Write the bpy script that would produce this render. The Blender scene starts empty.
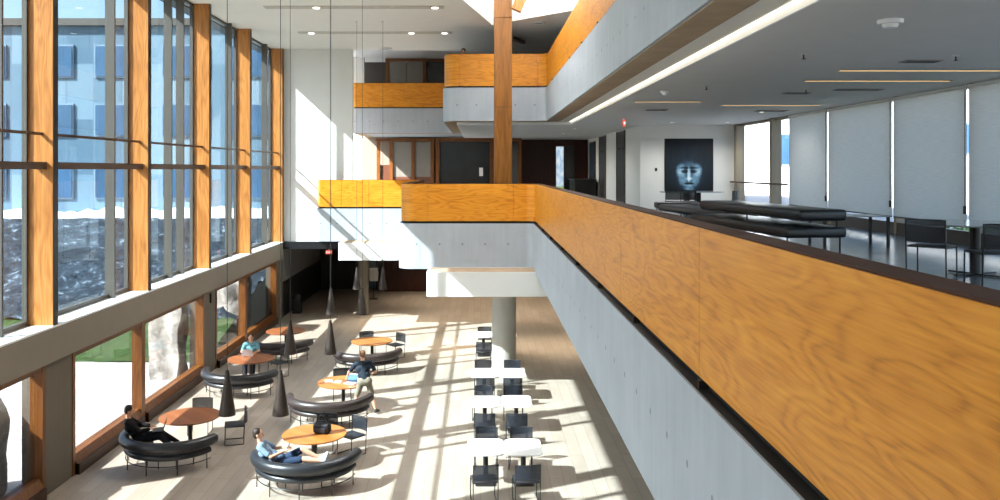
import bpy, bmesh, math, random
from mathutils import Vector, Matrix, Euler
random.seed(7)
C = bpy.context.scene.collection
SC = bpy.context.scene
PI = math.pi
R = math.radians
E = 6.7            # eye height above the hall floor
F = 830.0          # focal length in pixels of the 1000x500 frame

# ------------------------------------------------------------------ mesh builder
class MB:
    def __init__(self):
        self.bm = bmesh.new()
    def box(self, x0, x1, y0, y1, z0, z1):
        v = [self.bm.verts.new(p) for p in ((x0,y0,z0),(x1,y0,z0),(x1,y1,z0),(x0,y1,z0),(x0,y0,z1),(x1,y0,z1),(x1,y1,z1),(x0,y1,z1))]
        for f in ((3,2,1,0),(4,5,6,7),(0,1,5,4),(1,2,6,5),(2,3,7,6),(3,0,4,7)):
            self.bm.faces.new([v[i] for i in f])
        return self
    def rbox(self, x0, x1, y0, y1, z0, z1, r=.02, seg=3):
        t = MB(); t.box(x0,x1,y0,y1,z0,z1)
        bmesh.ops.bevel(t.bm, geom=t.bm.edges[:], offset=r, segments=seg, affect='EDGES', profile=.5)
        return self.merge(t)
    def merge(self, t, M=None):
        me = bpy.data.meshes.new('tmp'); t.bm.to_mesh(me); t.bm.free()
        if M is not None: me.transform(M)
        self.bm.from_mesh(me); bpy.data.meshes.remove(me); return self
    def obox(self, c, sx, sy, sz, rot=(0,0,0), r=0):
        t = MB()
        if r: t.rbox(-sx/2,sx/2,-sy/2,sy/2,-sz/2,sz/2,r)
        else: t.box(-sx/2,sx/2,-sy/2,sy/2,-sz/2,sz/2)
        return self.merge(t, Matrix.Translation(c) @ Euler(rot).to_matrix().to_4x4())
    def prism(self, pts, z0, z1, bevel=0):
        t = MB()
        b = [t.bm.verts.new((x,y,z0)) for x,y in pts]; u = [t.bm.verts.new((x,y,z1)) for x,y in pts]
        t.bm.faces.new(b[::-1]); t.bm.faces.new(u)
        n = len(pts)
        for i in range(n): t.bm.faces.new((b[i], b[(i+1)%n], u[(i+1)%n], u[i]))
        bmesh.ops.recalc_face_normals(t.bm, faces=t.bm.faces[:])
        if bevel:
            ed = [e for e in t.bm.edges if abs(e.verts[0].co.z-e.verts[1].co.z) < 1e-6]
            bmesh.ops.bevel(t.bm, geom=ed, offset=bevel, segments=2, affect='EDGES')
        return self.merge(t)
    def lathe(self, prof, n=32, c=(0,0,0)):
        rows = []
        for r, z in prof:
            if r < 1e-6: rows.append([self.bm.verts.new((c[0],c[1],c[2]+z))])
            else: rows.append([self.bm.verts.new((c[0]+r*math.cos(2*PI*i/n), c[1]+r*math.sin(2*PI*i/n), c[2]+z)) for i in range(n)])
        for a, b in zip(rows, rows[1:]):
            for i in range(n):
                j = (i+1) % n
                if len(a) == 1 and len(b) == 1: continue
                if len(a) == 1: self.bm.faces.new((a[0], b[j], b[i]))
                elif len(b) == 1: self.bm.faces.new((a[i], a[j], b[0]))
                else: self.bm.faces.new((a[i], a[j], b[j], b[i]))
        return self
    def cyl(self, c, r, z0, z1, n=20):
        return self.lathe([(0,z0),(r,z0),(r,z1),(0,z1)], n, (c[0],c[1],0))
    def tube(self, pts, r, n=8, closed=False):
        pts = [Vector(p) for p in pts]; k = len(pts); rings = []
        rr = r if isinstance(r, (list,tuple)) else [r]*k
        up = None
        for i, p in enumerate(pts):
            a = pts[(i-1) % k] if (closed or i > 0) else p
            b = pts[(i+1) % k] if (closed or i < k-1) else p
            d = (b-a).normalized()
            if up is None or abs(up.dot(d)) > .98: up = Vector((0,0,1)) if abs(d.z) < .95 else Vector((1,0,0))
            s = d.cross(up).normalized(); t = s.cross(d).normalized(); up = t
            rings.append([self.bm.verts.new(p + rr[i]*(math.cos(2*PI*j/n)*s + math.sin(2*PI*j/n)*t)) for j in range(n)])
        pairs = list(zip(rings, rings[1:])) + ([(rings[-1], rings[0])] if closed else [])
        for a, b in pairs:
            for j in range(n): self.bm.faces.new((a[j], a[(j+1)%n], b[(j+1)%n], b[j]))
        if not closed:
            self.bm.faces.new(rings[0][::-1]); self.bm.faces.new(rings[-1])
        return self
    def ellipsoid(self, c, rx, ry, rz, rot=(0,0,0), u=16, v=10):
        t = MB(); bmesh.ops.create_uvsphere(t.bm, u_segments=u, v_segments=v, radius=1)
        return self.merge(t, Matrix.Translation(c) @ Euler(rot).to_matrix().to_4x4() @ Matrix.Diagonal((rx,ry,rz,1)))
    def cap(self, a, b, ra, rb, n=12):
        a = Vector(a); b = Vector(b); d = b-a; L = max(d.length, 1e-4); k = 5
        pts, rs = [], []
        dn = d/L
        for i in range(k+1):
            t = PI/2*i/k; pts.append(a - dn*ra*math.cos(t)); rs.append(max(ra*math.sin(t), 1e-3))
        for i in range(k+1):
            t = PI/2*i/k; pts.append(b + dn*rb*math.sin(t)); rs.append(max(rb*math.cos(t), 1e-3))
        return self.tube(pts, rs, n)
    def sweep(self, section, path, closed=False):
        """section [(offset to the left, z)], path [(x,y)]"""
        n = len(path); rows = []
        for i, p in enumerate(path):
            a = Vector(path[i-1]) if i > 0 else None; b = Vector(path[i+1]) if i < n-1 else None; q = Vector(p)
            d1 = (q-a).normalized() if a else (b-q).normalized(); d2 = (b-q).normalized() if b else d1
            n1 = Vector((-d1.y, d1.x)); n2 = Vector((-d2.y, d2.x)); m = (n1+n2); m = m/max(m.length_squared/2, .3)
            rows.append([self.bm.verts.new((q.x+m.x*o, q.y+m.y*o, z)) for o, z in section])
        k = len(section)
        for a, b in zip(rows, rows[1:]):
            for j in range(k): self.bm.faces.new((a[j], a[(j+1)%k], b[(j+1)%k], b[j]))
        self.bm.faces.new(rows[0][::-1]); self.bm.faces.new(rows[-1])
        return self
    def build(self, name, mat, parent=None, smooth=False, bevel=0):
        bmesh.ops.recalc_face_normals(self.bm, faces=self.bm.faces[:])
        me = bpy.data.meshes.new(name); self.bm.to_mesh(me); self.bm.free()
        me.materials.append(mat)
        o = bpy.data.objects.new(name, me); C.objects.link(o)
        if parent: o.parent = parent
        if smooth:
            me.shade_smooth()
            try: me.set_sharp_from_angle(angle=math.radians(38))
            except Exception: pass
        if bevel:
            m = o.modifiers.new('b', 'BEVEL'); m.width = bevel; m.segments = 2; m.limit_method = 'ANGLE'
        return o

def tag(o, label, cat, group=None, kind=None):
    o['label'] = label; o['category'] = cat
    if group: o['group'] = group
    if kind: o['kind'] = kind
    return o
def thing(name, label, cat, loc=(0,0,0), rz=0, group=None):
    o = bpy.data.objects.new(name, None); C.objects.link(o); o.location = loc; o.rotation_euler = (0,0,rz)
    o.empty_display_size = .1
    return tag(o, label, cat, group)
KIDS = {}
def copy_tree(o, loc, rz, label, parent=None):
    c = o.copy(); C.objects.link(c)
    if parent is None:
        c.location = loc; c.rotation_euler = (0,0,rz); c['label'] = label
    else: c.parent = parent
    for ch in list(o.children): copy_tree(ch, None, None, None, c)
    return c
def struct(o, label=None, cat=None):
    o['kind'] = 'structure'
    if label: o['label'] = label
    if cat: o['category'] = cat
    return o
def rounded(pts, rad, seg=8):
    out = []
    for i, p in enumerate(pts):
        r = rad[i]
        if r <= 0 or i in (0, len(pts)-1): out.append(tuple(p)); continue
        q = Vector(p); a = (Vector(pts[i-1])-q).normalized(); b = (Vector(pts[i+1])-q).normalized()
        ang = a.angle(b); t = r/math.tan(ang/2); p0 = q+a*t; p1 = q+b*t
        c = q + (a+b).normalized()*(r/math.sin(ang/2))
        v0 = p0-c; v1 = p1-c; tot = v0.angle(v1); s = 1 if v0.x*v1.y-v0.y*v1.x > 0 else -1
        for k in range(seg+1):
            th = s*tot*k/seg; out.append((c.x+v0.x*math.cos(th)-v0.y*math.sin(th), c.y+v0.x*math.sin(th)+v0.y*math.cos(th)))
    return out
def offset_path(path, off):
    out = []; n = len(path)
    for i, p in enumerate(path):
        q = Vector(p); a = Vector(path[i-1]) if i else None; b = Vector(path[i+1]) if i < n-1 else None
        d1 = (q-a).normalized() if a else (b-q).normalized(); d2 = (b-q).normalized() if b else d1
        n1 = Vector((-d1.y,d1.x)); n2 = Vector((-d2.y,d2.x)); m = n1+n2; m = m/max(m.length_squared/2,.3)
        out.append((q.x+m.x*off, q.y+m.y*off))
    return out

# ------------------------------------------------------------------ materials
def srgb(r, g, b):
    f = lambda c: (c/255/12.92) if c/255 <= .04045 else ((c/255+.055)/1.055)**2.4
    return (f(r), f(g), f(b), 1)
class NT:
    def __init__(self, name):
        self.m = bpy.data.materials.new(name); self.m.use_nodes = True
        self.t = self.m.node_tree; self.b = self.t.nodes['Principled BSDF']; self.out = self.t.nodes['Material Output']
    def n(self, typ, **kw):
        x = self.t.nodes.new(typ)
        for k, v in kw.items(): setattr(x, k, v)
        return x
    def l(self, a, b): self.t.links.new(a, b)
    def val(self, s, v):
        if hasattr(v, 'is_output') or hasattr(v, 'links'): self.l(v, s)
        else: s.default_value = v
    def math(self, op, a, b=None, c=None):
        x = self.n('ShaderNodeMath', operation=op); self.val(x.inputs[0], a)
        if b is not None: self.val(x.inputs[1], b)
        if c is not None: self.val(x.inputs[2], c)
        return x.outputs[0]
    def pos(self, obj=False):
        return self.n('ShaderNodeTexCoord').outputs['Object'] if obj else self.n('ShaderNodeNewGeometry').outputs['Position']
    def sep(self, v):
        x = self.n('ShaderNodeSeparateXYZ'); self.l(v, x.inputs[0]); return x.outputs
    def comb(self, x, y, z):
        c = self.n('ShaderNodeCombineXYZ'); self.val(c.inputs[0], x); self.val(c.inputs[1], y); self.val(c.inputs[2], z); return c.outputs[0]
    def noise(self, v, scale=1, detail=4, rough=.5, dist=0):
        x = self.n('ShaderNodeTexNoise'); self.l(v, x.inputs['Vector'])
        x.inputs['Scale'].default_value = scale; x.inputs['Detail'].default_value = detail
        x.inputs['Roughness'].default_value = rough; x.inputs['Distortion'].default_value = dist
        return x.outputs['Fac']
    def ramp(self, f, stops):
        x = self.n('ShaderNodeValToRGB'); e = x.color_ramp.elements
        while len(e) < len(stops): e.new(.5)
        for i, (p, c) in enumerate(stops): e[i].position = p; e[i].color = c
        self.l(f, x.inputs[0]); return x.outputs[0]
    def mix(self, f, a, b, blend='MIX'):
        x = self.n('ShaderNodeMix', data_type='RGBA', blend_type=blend); self.val(x.inputs[0], f); self.val(x.inputs[6], a); self.val(x.inputs[7], b); return x.outputs[2]
    def done(self, col=None, rough=.5, spec=.5, metal=0, bump=None, bs=.2, bd=.01):
        if col is not None: self.val(self.b.inputs['Base Color'], col)
        self.val(self.b.inputs['Roughness'], rough); self.b.inputs['Specular IOR Level'].default_value = spec; self.b.inputs['Metallic'].default_value = metal
        if bump is not None:
            x = self.n('ShaderNodeBump'); x.inputs['Strength'].default_value = bs; x.inputs['Distance'].default_value = bd
            self.l(bump, x.inputs['Height']); self.l(x.outputs[0], self.b.inputs['Normal'])
        return self.m
def sc(c, k): return (min(c[0]*k,1), min(c[1]*k,1), min(c[2]*k,1), 1)
def plain(name, c, rough=.5, var=.12, scale=6, spec=.4, metal=0, bump=0, obj=True):
    t = NT(name); v = t.noise(t.pos(obj), scale, 3)
    return t.done(t.ramp(v, [(.25, sc(c,1-var)), (.75, sc(c,1+var))]), rough, spec, metal, v if bump else None, bump)
def wood(name, dark, mid, light, vertical=False, obj=False, rough=.38, fine=1):
    t = NT(name); s = t.sep(t.pos(obj))
    if vertical:
        v = t.comb(t.math('MULTIPLY', s[0], 2.2), t.math('MULTIPLY', s[1], 2.2), t.math('MULTIPLY', s[2], .28))
        vf = t.comb(t.math('MULTIPLY', s[0], 38), t.math('MULTIPLY', s[1], 38), t.math('MULTIPLY', s[2], 1.2))
    else:
        a = t.math('ADD', s[0], s[1])
        v = t.comb(t.math('MULTIPLY', a, .5), t.math('MULTIPLY', s[2], 2.6), 0)
        vf = t.comb(t.math('MULTIPLY', a, 1.6), t.math('MULTIPLY', s[2], 42), 0)
    n1 = t.noise(v, 1.0, 2.5, .5, .35)
    w = t.math('SINE', t.math('MULTIPLY', n1, 70))
    w = t.math('POWER', t.math('MULTIPLY_ADD', w, .5, .5), .6)
    nf = t.noise(vf, 1.0, 4, .6)
    nb = t.noise(v, .7, 2, .5)
    kn = t.noise(v, 1.9, 2, .5, 1.2)
    f = t.math('ADD', t.math('MULTIPLY', w, .17), t.math('ADD', t.math('MULTIPLY', nf, .62*fine), t.math('MULTIPLY', nb, .40)))
    col = t.ramp(f, [(.3, dark), (.55, mid), (.85, light)])
    k = t.ramp(kn, [(.60, (1,1,1,1)), (.80, (.66,.56,.48,1))])
    col = t.mix(.8, col, k, 'MULTIPLY')
    return t.done(col, rough, .35, 0, nf, .05)
M = {}
M['wood_panel'] = wood('amber_veneer', srgb(152,88,12), srgb(204,130,28), srgb(226,156,52))
M['wood_fin'] = wood('amber_laminated_timber', srgb(128,78,30), srgb(162,104,48), srgb(188,130,72), vertical=True)
M['wood_frame'] = wood('window_frame_timber', srgb(70,38,14), srgb(98,58,22), srgb(122,76,34), vertical=True)
M['wood_plinth'] = plain('dark_timber_plinth', srgb(58,36,22), .5, .2, 3, obj=False)  # dark tone stands in for shade on the window base rail
M['wood_col'] = wood('column_timber', srgb(80,48,14), srgb(116,72,24), srgb(144,94,36), vertical=True)
M['wood_dark'] = wood('dark_red_wood', srgb(46,18,10), srgb(62,26,15), srgb(80,36,20), vertical=True)
M['cap'] = plain('brown_rail_cap', srgb(74,44,30), .6, .15, 12, .2, obj=False)
M['tabletop'] = wood('oak_tabletop', srgb(142,80,32), srgb(168,100,44), srgb(184,120,60), obj=True)
M['tabletop_dark'] = wood('walnut_tabletop', srgb(104,58,30), srgb(130,76,42), srgb(150,94,56), obj=True)
M['plaster'] = plain('white_plaster', srgb(218,218,214), .8, .02, 2, .2, obj=False)
M['ceil'] = plain('ceiling_plaster', srgb(230,227,218), .85, .02, 2, .2, obj=False)
M['ceil_grey'] = plain('grey_ceiling_board', srgb(226,226,222), .8, .02, 2, .2, obj=False)
M['sill'] = plain('painted_sill', srgb(122,114,102), .6, .03, 3, .3, obj=False)
M['sill_top'] = plain('white_sill_ledge', srgb(226,228,228), .45, .03, 3, .4, obj=False)
M['black'] = plain('black_metal', srgb(28,28,30), .4, .2, 20)
M['reveal'] = plain('black_reveal', srgb(20,17,15), .7, .2, 20)
M['steel'] = plain('grey_steel_mullion', srgb(76,72,66), .45, .06, 4, .4, obj=False)
M['steel_dark'] = plain('dark_bronze_bar', srgb(74,54,42), .45, .1, 4, .4, obj=False)
M['beige'] = plain('beige_mullion', srgb(140,128,108), .5, .06, 4, .4, obj=False)
M['leather'] = plain('black_leather', srgb(34,36,40), .33, .25, 14, .55, bump=.1)
M['leather_brown'] = plain('brown_black_leather', srgb(52,42,40), .38, .25, 14, .5, bump=.1)
M['mesh_fab'] = None
M['seat_black'] = plain('black_seat_shell', srgb(36,40,48), .45, .2, 10, .45)
M['white_top'] = plain('white_laminate', srgb(240,240,238), .35, .01, 3, .5)
M['cone'] = plain('bronze_cone_shade', srgb(60,50,44), .42, .18, 9, .5, metal=.35)
M['beige_top'] = plain('board_marked_beige_soffit', srgb(168,146,120), .8, .1, 3, .2, obj=False)
M['lampin'] = plain('lamp_inner', srgb(200,190,170), .6, .05, 5)
M['win_frame'] = plain('blue_grey_window_frame', srgb(120,138,152), .5)
M['glass_top'] = plain('pale_glass_top', srgb(150,165,172), .12, .04, 3, .6)
M['stone'] = None
def glass(name, tint, refl=.06, rough=.01):
    t = NT(name); t.t.nodes.remove(t.b)
    tr = t.n('ShaderNodeBsdfTransparent'); tr.inputs[0].default_value = tint
    gl = t.n('ShaderNodeBsdfGlossy'); gl.inputs['Roughness'].default_value = rough
    ge = t.n('ShaderNodeNewGeometry'); dt = t.n('ShaderNodeVectorMath', operation='DOT_PRODUCT')
    t.l(ge.outputs['Incoming'], dt.inputs[0]); t.l(ge.outputs['Normal'], dt.inputs[1])
    c = t.math('SUBTRACT', 1, t.math('ABSOLUTE', dt.outputs['Value']))
    fr = t.math('MULTIPLY_ADD', t.math('POWER', c, 5), .6, refl*.5)
    mx = t.n('ShaderNodeMixShader'); t.l(fr, mx.inputs[0])
    t.l(tr.outputs[0], mx.inputs[1]); t.l(gl.outputs[0], mx.inputs[2]); t.l(mx.outputs[0], t.out.inputs[0])
    return t.m
M['glass'] = glass('clear_glazing', (.95,.97,.98,1))
M['glass_low'] = glass('ground_floor_glazing', (.62,.65,.67,1))
M['glass_tint'] = glass('tinted_glazing', (.60,.66,.69,1))
M['glass_dark'] = plain('dark_interior_glass', srgb(44,48,50), .12, .15, 2, .5, obj=False)
M['glass_grey'] = plain('grey_back_painted_glass', srgb(112,110,104), .25, .05, 2, .5, obj=False)
def mesh_fabric():
    t = NT('black_mesh_fabric')
    tr = t.n('ShaderNodeBsdfTransparent'); mx = t.n('ShaderNodeMixShader'); mx.inputs[0].default_value = .28
    t.done(srgb(34,38,46), .5, .4)
    t.l(t.b.outputs[0], mx.inputs[1]); t.l(tr.outputs[0], mx.inputs[2]); t.l(mx.outputs[0], t.out.inputs[0]); return t.m
M['mesh_fab'] = mesh_fabric()
def concrete(name, c, holes=True):
    t = NT(name); p = t.pos(); s = t.sep(p)
    n1 = t.noise(p, .8, 5, .6); st = t.noise(t.comb(t.math('MULTIPLY', t.math('ADD', s[0], s[1]), 5), 0, t.math('MULTIPLY', s[2], .5)), 1, 4, .6)
    f = t.math('MULTIPLY_ADD', n1, .6, t.math('MULTIPLY', st, .4))
    col = t.ramp(f, [(.3, sc(c,.84)), (.7, sc(c,1.08))])
    if holes:
        a = t.math('MULTIPLY', t.math('SUBTRACT', t.math('FRACT', t.math('DIVIDE', t.math('ADD', s[0], s[1]), .72)), .5), .72)
        b = t.math('MULTIPLY', t.math('SUBTRACT', t.math('FRACT', t.math('DIVIDE', t.math('SUBTRACT', s[2], 4.35-2.37), 4.74)), .5), 4.74)
        d = t.math('SQRT', t.math('ADD', t.math('MULTIPLY', a, a), t.math('MULTIPLY', b, b)))
        k = t.math('LESS_THAN', d, .032)
        col = t.mix(t.math('MULTIPLY', k, .6), col, srgb(90,92,94))
    return t.done(col, .75, .25, 0, n1, .1)
M['concrete'] = concrete('cast_concrete', srgb(168,175,182))
M['concrete_plain'] = concrete('plain_concrete', srgb(178,174,166), False)
M['concrete_dark'] = concrete('dark_concrete_pier', srgb(104,96,84), False)
def floor_mat():
    t = NT('pale_plank_floor'); p = t.pos(); s = t.sep(p)
    br = t.n('ShaderNodeTexBrick'); t.l(t.comb(s[1], s[0], 0), br.inputs['Vector'])
    br.inputs['Color1'].default_value = srgb(160,148,134); br.inputs['Color2'].default_value = srgb(173,162,148); br.inputs['Mortar'].default_value = srgb(142,128,110)
    br.inputs['Scale'].default_value = 1; br.inputs['Brick Width'].default_value = 1.5; br.inputs['Row Height'].default_value = .3; br.inputs['Mortar Size'].default_value = .006; br.inputs['Bias'].default_value = 0
    n = t.noise(t.comb(t.math('MULTIPLY', s[0], 5), t.math('MULTIPLY', s[1], .9), 0), 1, 5, .6)
    col = t.mix(.55, br.outputs[0], t.ramp(n, [(.3, (.72,.70,.68,1)), (.7, (1,1,1,1))]), 'MULTIPLY')
    return t.done(col, t.math('MULTIPLY_ADD', n, .2, .32), .35)
M['floor'] = floor_mat()
def tile_mat():
    t = NT('dark_polished_tile'); p = t.pos(); s = t.sep(p)
    br = t.n('ShaderNodeTexBrick'); br.offset = 0; t.l(t.comb(s[0], s[1], 0), br.inputs['Vector'])
    br.inputs['Color1'].default_value = srgb(104,106,106); br.inputs['Color2'].default_value = srgb(114,116,116); br.inputs['Mortar'].default_value = srgb(50,50,50)
    br.inputs['Scale'].default_value = 1; br.inputs['Brick Width'].default_value = .9; br.inputs['Row Height'].default_value = .9; br.inputs['Mortar Size'].default_value = .006
    n = t.noise(p, 2, 4)
    return t.done(br.outputs[0], t.math('MULTIPLY_ADD', n, .15, .16), .5)
M['tile'] = tile_mat()
def blind_mat():
    t = NT('translucent_blind_fabric'); p = t.pos(); s = t.sep(p)
    n = t.noise(t.comb(0, t.math('MULTIPLY', s[1], 3), t.math('MULTIPLY', s[2], 80)), 1, 2)
    col = t.ramp(n, [(.3, srgb(208,208,204)), (.7, srgb(220,220,216))])
    df = t.n('ShaderNodeBsdfDiffuse'); tl = t.n('ShaderNodeBsdfTranslucent'); t.l(col, df.inputs[0]); t.l(col, tl.inputs[0])
    mx = t.n('ShaderNodeMixShader'); mx.inputs[0].default_value = .66
    t.l(df.outputs[0], mx.inputs[1]); t.l(tl.outputs[0], mx.inputs[2]); t.l(mx.outputs[0], t.out.inputs[0]); t.t.nodes.remove(t.b); return t.m
M['blind'] = blind_mat()
def frosted():
    t = NT('frosted_skylight'); t.t.nodes.remove(t.b); tl = t.n('ShaderNodeBsdfTranslucent'); tl.inputs[0].default_value = (.92,.92,.90,1); tr = t.n('ShaderNodeBsdfTransparent')
    mx = t.n('ShaderNodeMixShader'); mx.inputs[0].default_value = .12; t.l(tl.outputs[0], mx.inputs[1]); t.l(tr.outputs[0], mx.inputs[2]); t.l(mx.outputs[0], t.out.inputs[0]); return t.m
M['frosted'] = frosted()
def emit(name, c, k):
    t = NT(name); t.b.inputs['Base Color'].default_value = c; t.b.inputs['Emission Color'].default_value = c; t.b.inputs['Emission Strength'].default_value = k; return t.m
M['lamp_warm'] = emit('warm_lamp', srgb(255,206,140), 1.0)
M['cove'] = emit('cove_lamp', srgb(255,244,224), 1.3)
M['lamp_white'] = emit('white_lamp', srgb(255,248,236), 3.2)
M['exit'] = emit('exit_red', srgb(235,80,60), .6)
M['exit_txt'] = emit('exit_letters', srgb(255,236,226), 1.2)
def stone_mat():
    t = NT('rough_pale_stone'); p = t.pos(); n = t.noise(p, 2.2, 8, .65, .6); n2 = t.noise(p, 9, 6, .6)
    col = t.ramp(t.math('MULTIPLY_ADD', n, .7, t.math('MULTIPLY', n2, .3)), [(.3, srgb(96,88,80)), (.5, srgb(156,150,142)), (.75, srgb(196,192,186))])
    return t.done(col, .9, .2, 0, n, .8, .08)
M['stone'] = stone_mat()
def pave_mat():
    t = NT('outdoor_paving'); s = t.sep(t.pos())
    br = t.n('ShaderNodeTexBrick'); t.l(t.comb(s[0], s[1], 0), br.inputs['Vector'])
    br.inputs['Color1'].default_value = srgb(158,156,154); br.inputs['Color2'].default_value = srgb(172,170,168); br.inputs['Mortar'].default_value = srgb(120,118,116)
    br.inputs['Scale'].default_value = 1; br.inputs['Brick Width'].default_value = 1.2; br.inputs['Row Height'].default_value = .6; br.inputs['Mortar Size'].default_value = .015
    return t.done(br.outputs[0], .8, .2)
M['pave'] = pave_mat()
def bank_mat():
    t = NT('snowy_rubble_bank'); p = t.pos(); n = t.noise(p, .9, 8, .7, .8); n2 = t.noise(p, 4, 6, .7)
    f = t.math('MULTIPLY_ADD', n, .55, t.math('MULTIPLY', n2, .45))
    col = t.ramp(f, [(.42, srgb(22,30,38)), (.55, srgb(52,62,72)), (.62, srgb(126,138,148)), (.74, srgb(196,204,212))])
    col = t.mix(t.math('GREATER_THAN', t.sep(p)[2], 4.05), col, srgb(226,230,234))
    return t.done(col, .9, .2, 0, f, 1, .2)
M['bank'] = bank_mat()
M['grass'] = plain('lawn_grass', srgb(50,68,36), .9, .5, 5, .1, bump=.6, obj=False)
M['leafy'] = plain('shrub_leaves', srgb(50,70,44), .8, .4, 8, .2, obj=False)
M['skin'] = plain('skin', srgb(206,158,130), .5, .05, 8, .35)

# ------------------------------------------------------------------ room shell
XF = -8.75; XG = -9.3; XR = 9.7; Y0 = -4.0; Y1 = 48.0; ZC = E+5.35
Z2 = E-1.5; Z3 = E+3.1
struct(MB().box(XG-.1, XR+.2, Y0, Y1, -.3, 0).build('floor', M['floor']), 'pale plank floor of the atrium hall', 'floor')

# ceiling with the skewed skylight opening
hole = [(.43,30.7), (-2.3,18.0), (5.0,18.0), (5.0,25.9)]
def plate_with_hole(name, outer, inner, z0, z1, mat):
    mb = MB(); bm = mb.bm
    for z in (z0, z1):
        o = [bm.verts.new((x,y,z)) for x,y in outer]; i = [bm.verts.new((x,y,z)) for x,y in inner]
        es = [bm.edges.new((a,b)) for L in (o,i) for a,b in zip(L, L[1:]+L[:1])]
        bmesh.ops.triangle_fill(bm, use_beauty=True, use_dissolve=False, edges=es)
        if z == z0: o0, i0 = o, i
    for A, B in ((o0,o),(i0,i)):
        for k in range(len(A)): bm.faces.new((A[k], A[(k+1)%len(A)], B[(k+1)%len(A)], B[k]))
    return mb.build(name, mat)
struct(plate_with_hole('ceiling', [(XG-.3,Y0),(XR+.3,Y0),(XR+.3,37.3),(XG-.3,37.3)], hole, ZC, ZC+.3, M['ceil']), 'white atrium ceiling', 'ceiling')
struct(MB().box(XG-.3, XR+.3, 37.3, Y1+.3, ZC+.62, ZC+.9).box(XG-.3, XR+.3, 37.2, 37.3, ZC+.3, ZC+.9).build('ceiling_gallery', M['ceil_grey']), 'grey ceiling over the back gallery', 'ceiling')
well = MB()
for a, b in zip(hole, hole[1:]+hole[:1]):
    cx = sum(p[0] for p in hole)/4; cy = sum(p[1] for p in hole)/4
    oa = (a[0]+(a[0]-cx)*.04, a[1]+(a[1]-cy)*.04); ob = (b[0]+(b[0]-cx)*.04, b[1]+(b[1]-cy)*.04)
    well.prism([a,b,ob,oa], ZC+.3, ZC+2.2)
struct(well.build('trim_1', M['plaster']), 'white skylight shaft walls', 'skylight')
sk = MB().prism([(x,y) for x,y in hole], ZC+2.2, ZC+2.22).build('window_skylight', M['frosted']); struct(sk, 'skylight glazing', 'skylight')

# walls
struct(MB().box(XG, -5.7, 36.95, 37.25, E-3.2, ZC).build('wall_back', M['plaster']), 'white end wall crossed by sunlight', 'wall')
struct(MB().box(XG, -6.0, 36.75, 37.1, E-3.52, E-3.2).build('trim_2', M['black']), 'black beam under the white end wall', 'beam')
struct(MB().box(XG-.3, 2.5, Y0-.3, Y0, 0, ZC).box(2.5, XR+.3, Y0-.3, Y0, 0, Z2).box(2.5, XR+.3, Y0-.3, Y0, E+1.7, ZC).build('wall_front', M['plaster']))
struct(MB().box(2.5, XR, Y0-.2, Y0-.18, Z2, E+1.7).build('window_35', M['glass']))  # unseen window added behind the camera to bring daylight into the lounge
struct(MB().box(3.42, XR, Y0, -.3, E+1.70, E+1.80).build('ceiling_walkway', M['ceil_grey']))
struct(MB().box(XG-.3, XR+.3, Y1, Y1+.3, 0, ZC+.65).build('wall_far', M['plaster']))
struct(MB().box(XR, XR+.3, Y0, Y1, 0, Z2-.1).build('wall_right', M['concrete_plain']))
struct(MB().box(XR, XR+.3, Y0, Y1, E+1.7, ZC).build('wall_upper_right', M['plaster']))
struct(MB().box(XR, XR+.3, 37.3, Y1, ZC, ZC+.65).build('wall_gallery_right', M['plaster']))
struct(MB().box(XG-.3, XG, 37.3, Y1, ZC-.3, ZC+.65).build('wall_gallery_left', M['plaster']))
struct(MB().box(XR, XR+.3, 31.7, Y1, Z2-.1, E+1.7).build('wall_lounge_right', M['plaster']))

# level two and level three slabs, fascias, balustrades
P2 = rounded([(1.72,-.3),(1.72,26.2),(-2.54,26.2),(-2.54,36.2),(-7.1,36.2),(-7.1,36.93)], [0,.3,.45,.3,.12,0])
P3 = rounded([(2.48,-.3),(2.48,30.8),(-1.36,30.8),(-1.36,41.2),(-6.33,41.2),(-6.33,47.9)], [0,.35,.5,.3,.1,0])
def slab(name, path, rest, z0, z1, off, mat):
    return MB().prism(offset_path(path, off)+rest, z0, z1).build(name, mat)
struct(slab('wall_concrete_fascia', P2, [(-7.1,47.9),(XR,47.9),(XR,-.3)], E-3.13, E-1.70, .07, M['concrete']), 'bare concrete edge below the lower wooden balustrade', 'concrete fascia')
struct(slab('floor_lounge', P2, [(-7.1,47.9),(XR,47.9),(XR,-.3)], E-1.70, Z2, -.13, M['tile']), 'dark polished tile floor of the lounge', 'floor')
struct(slab('wall_concrete_fascia_upper', P3, [(XR,47.9),(XR,-.3)], E+1.80, E+3.04, .05, M['concrete']), 'bare concrete edge below the upper wooden balustrade', 'concrete fascia')
struct(slab('floor_gallery', P3, [(XR,47.9),(XR,-.3)], E+3.04, Z3, -.13, M['tile']), 'gallery floor', 'floor')
struct(MB().box(XG, XR, Y0, -.6, E-2.2, Z2).build('floor_bridge', M['tile']), 'walkway floor at the near end', 'floor')

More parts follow.
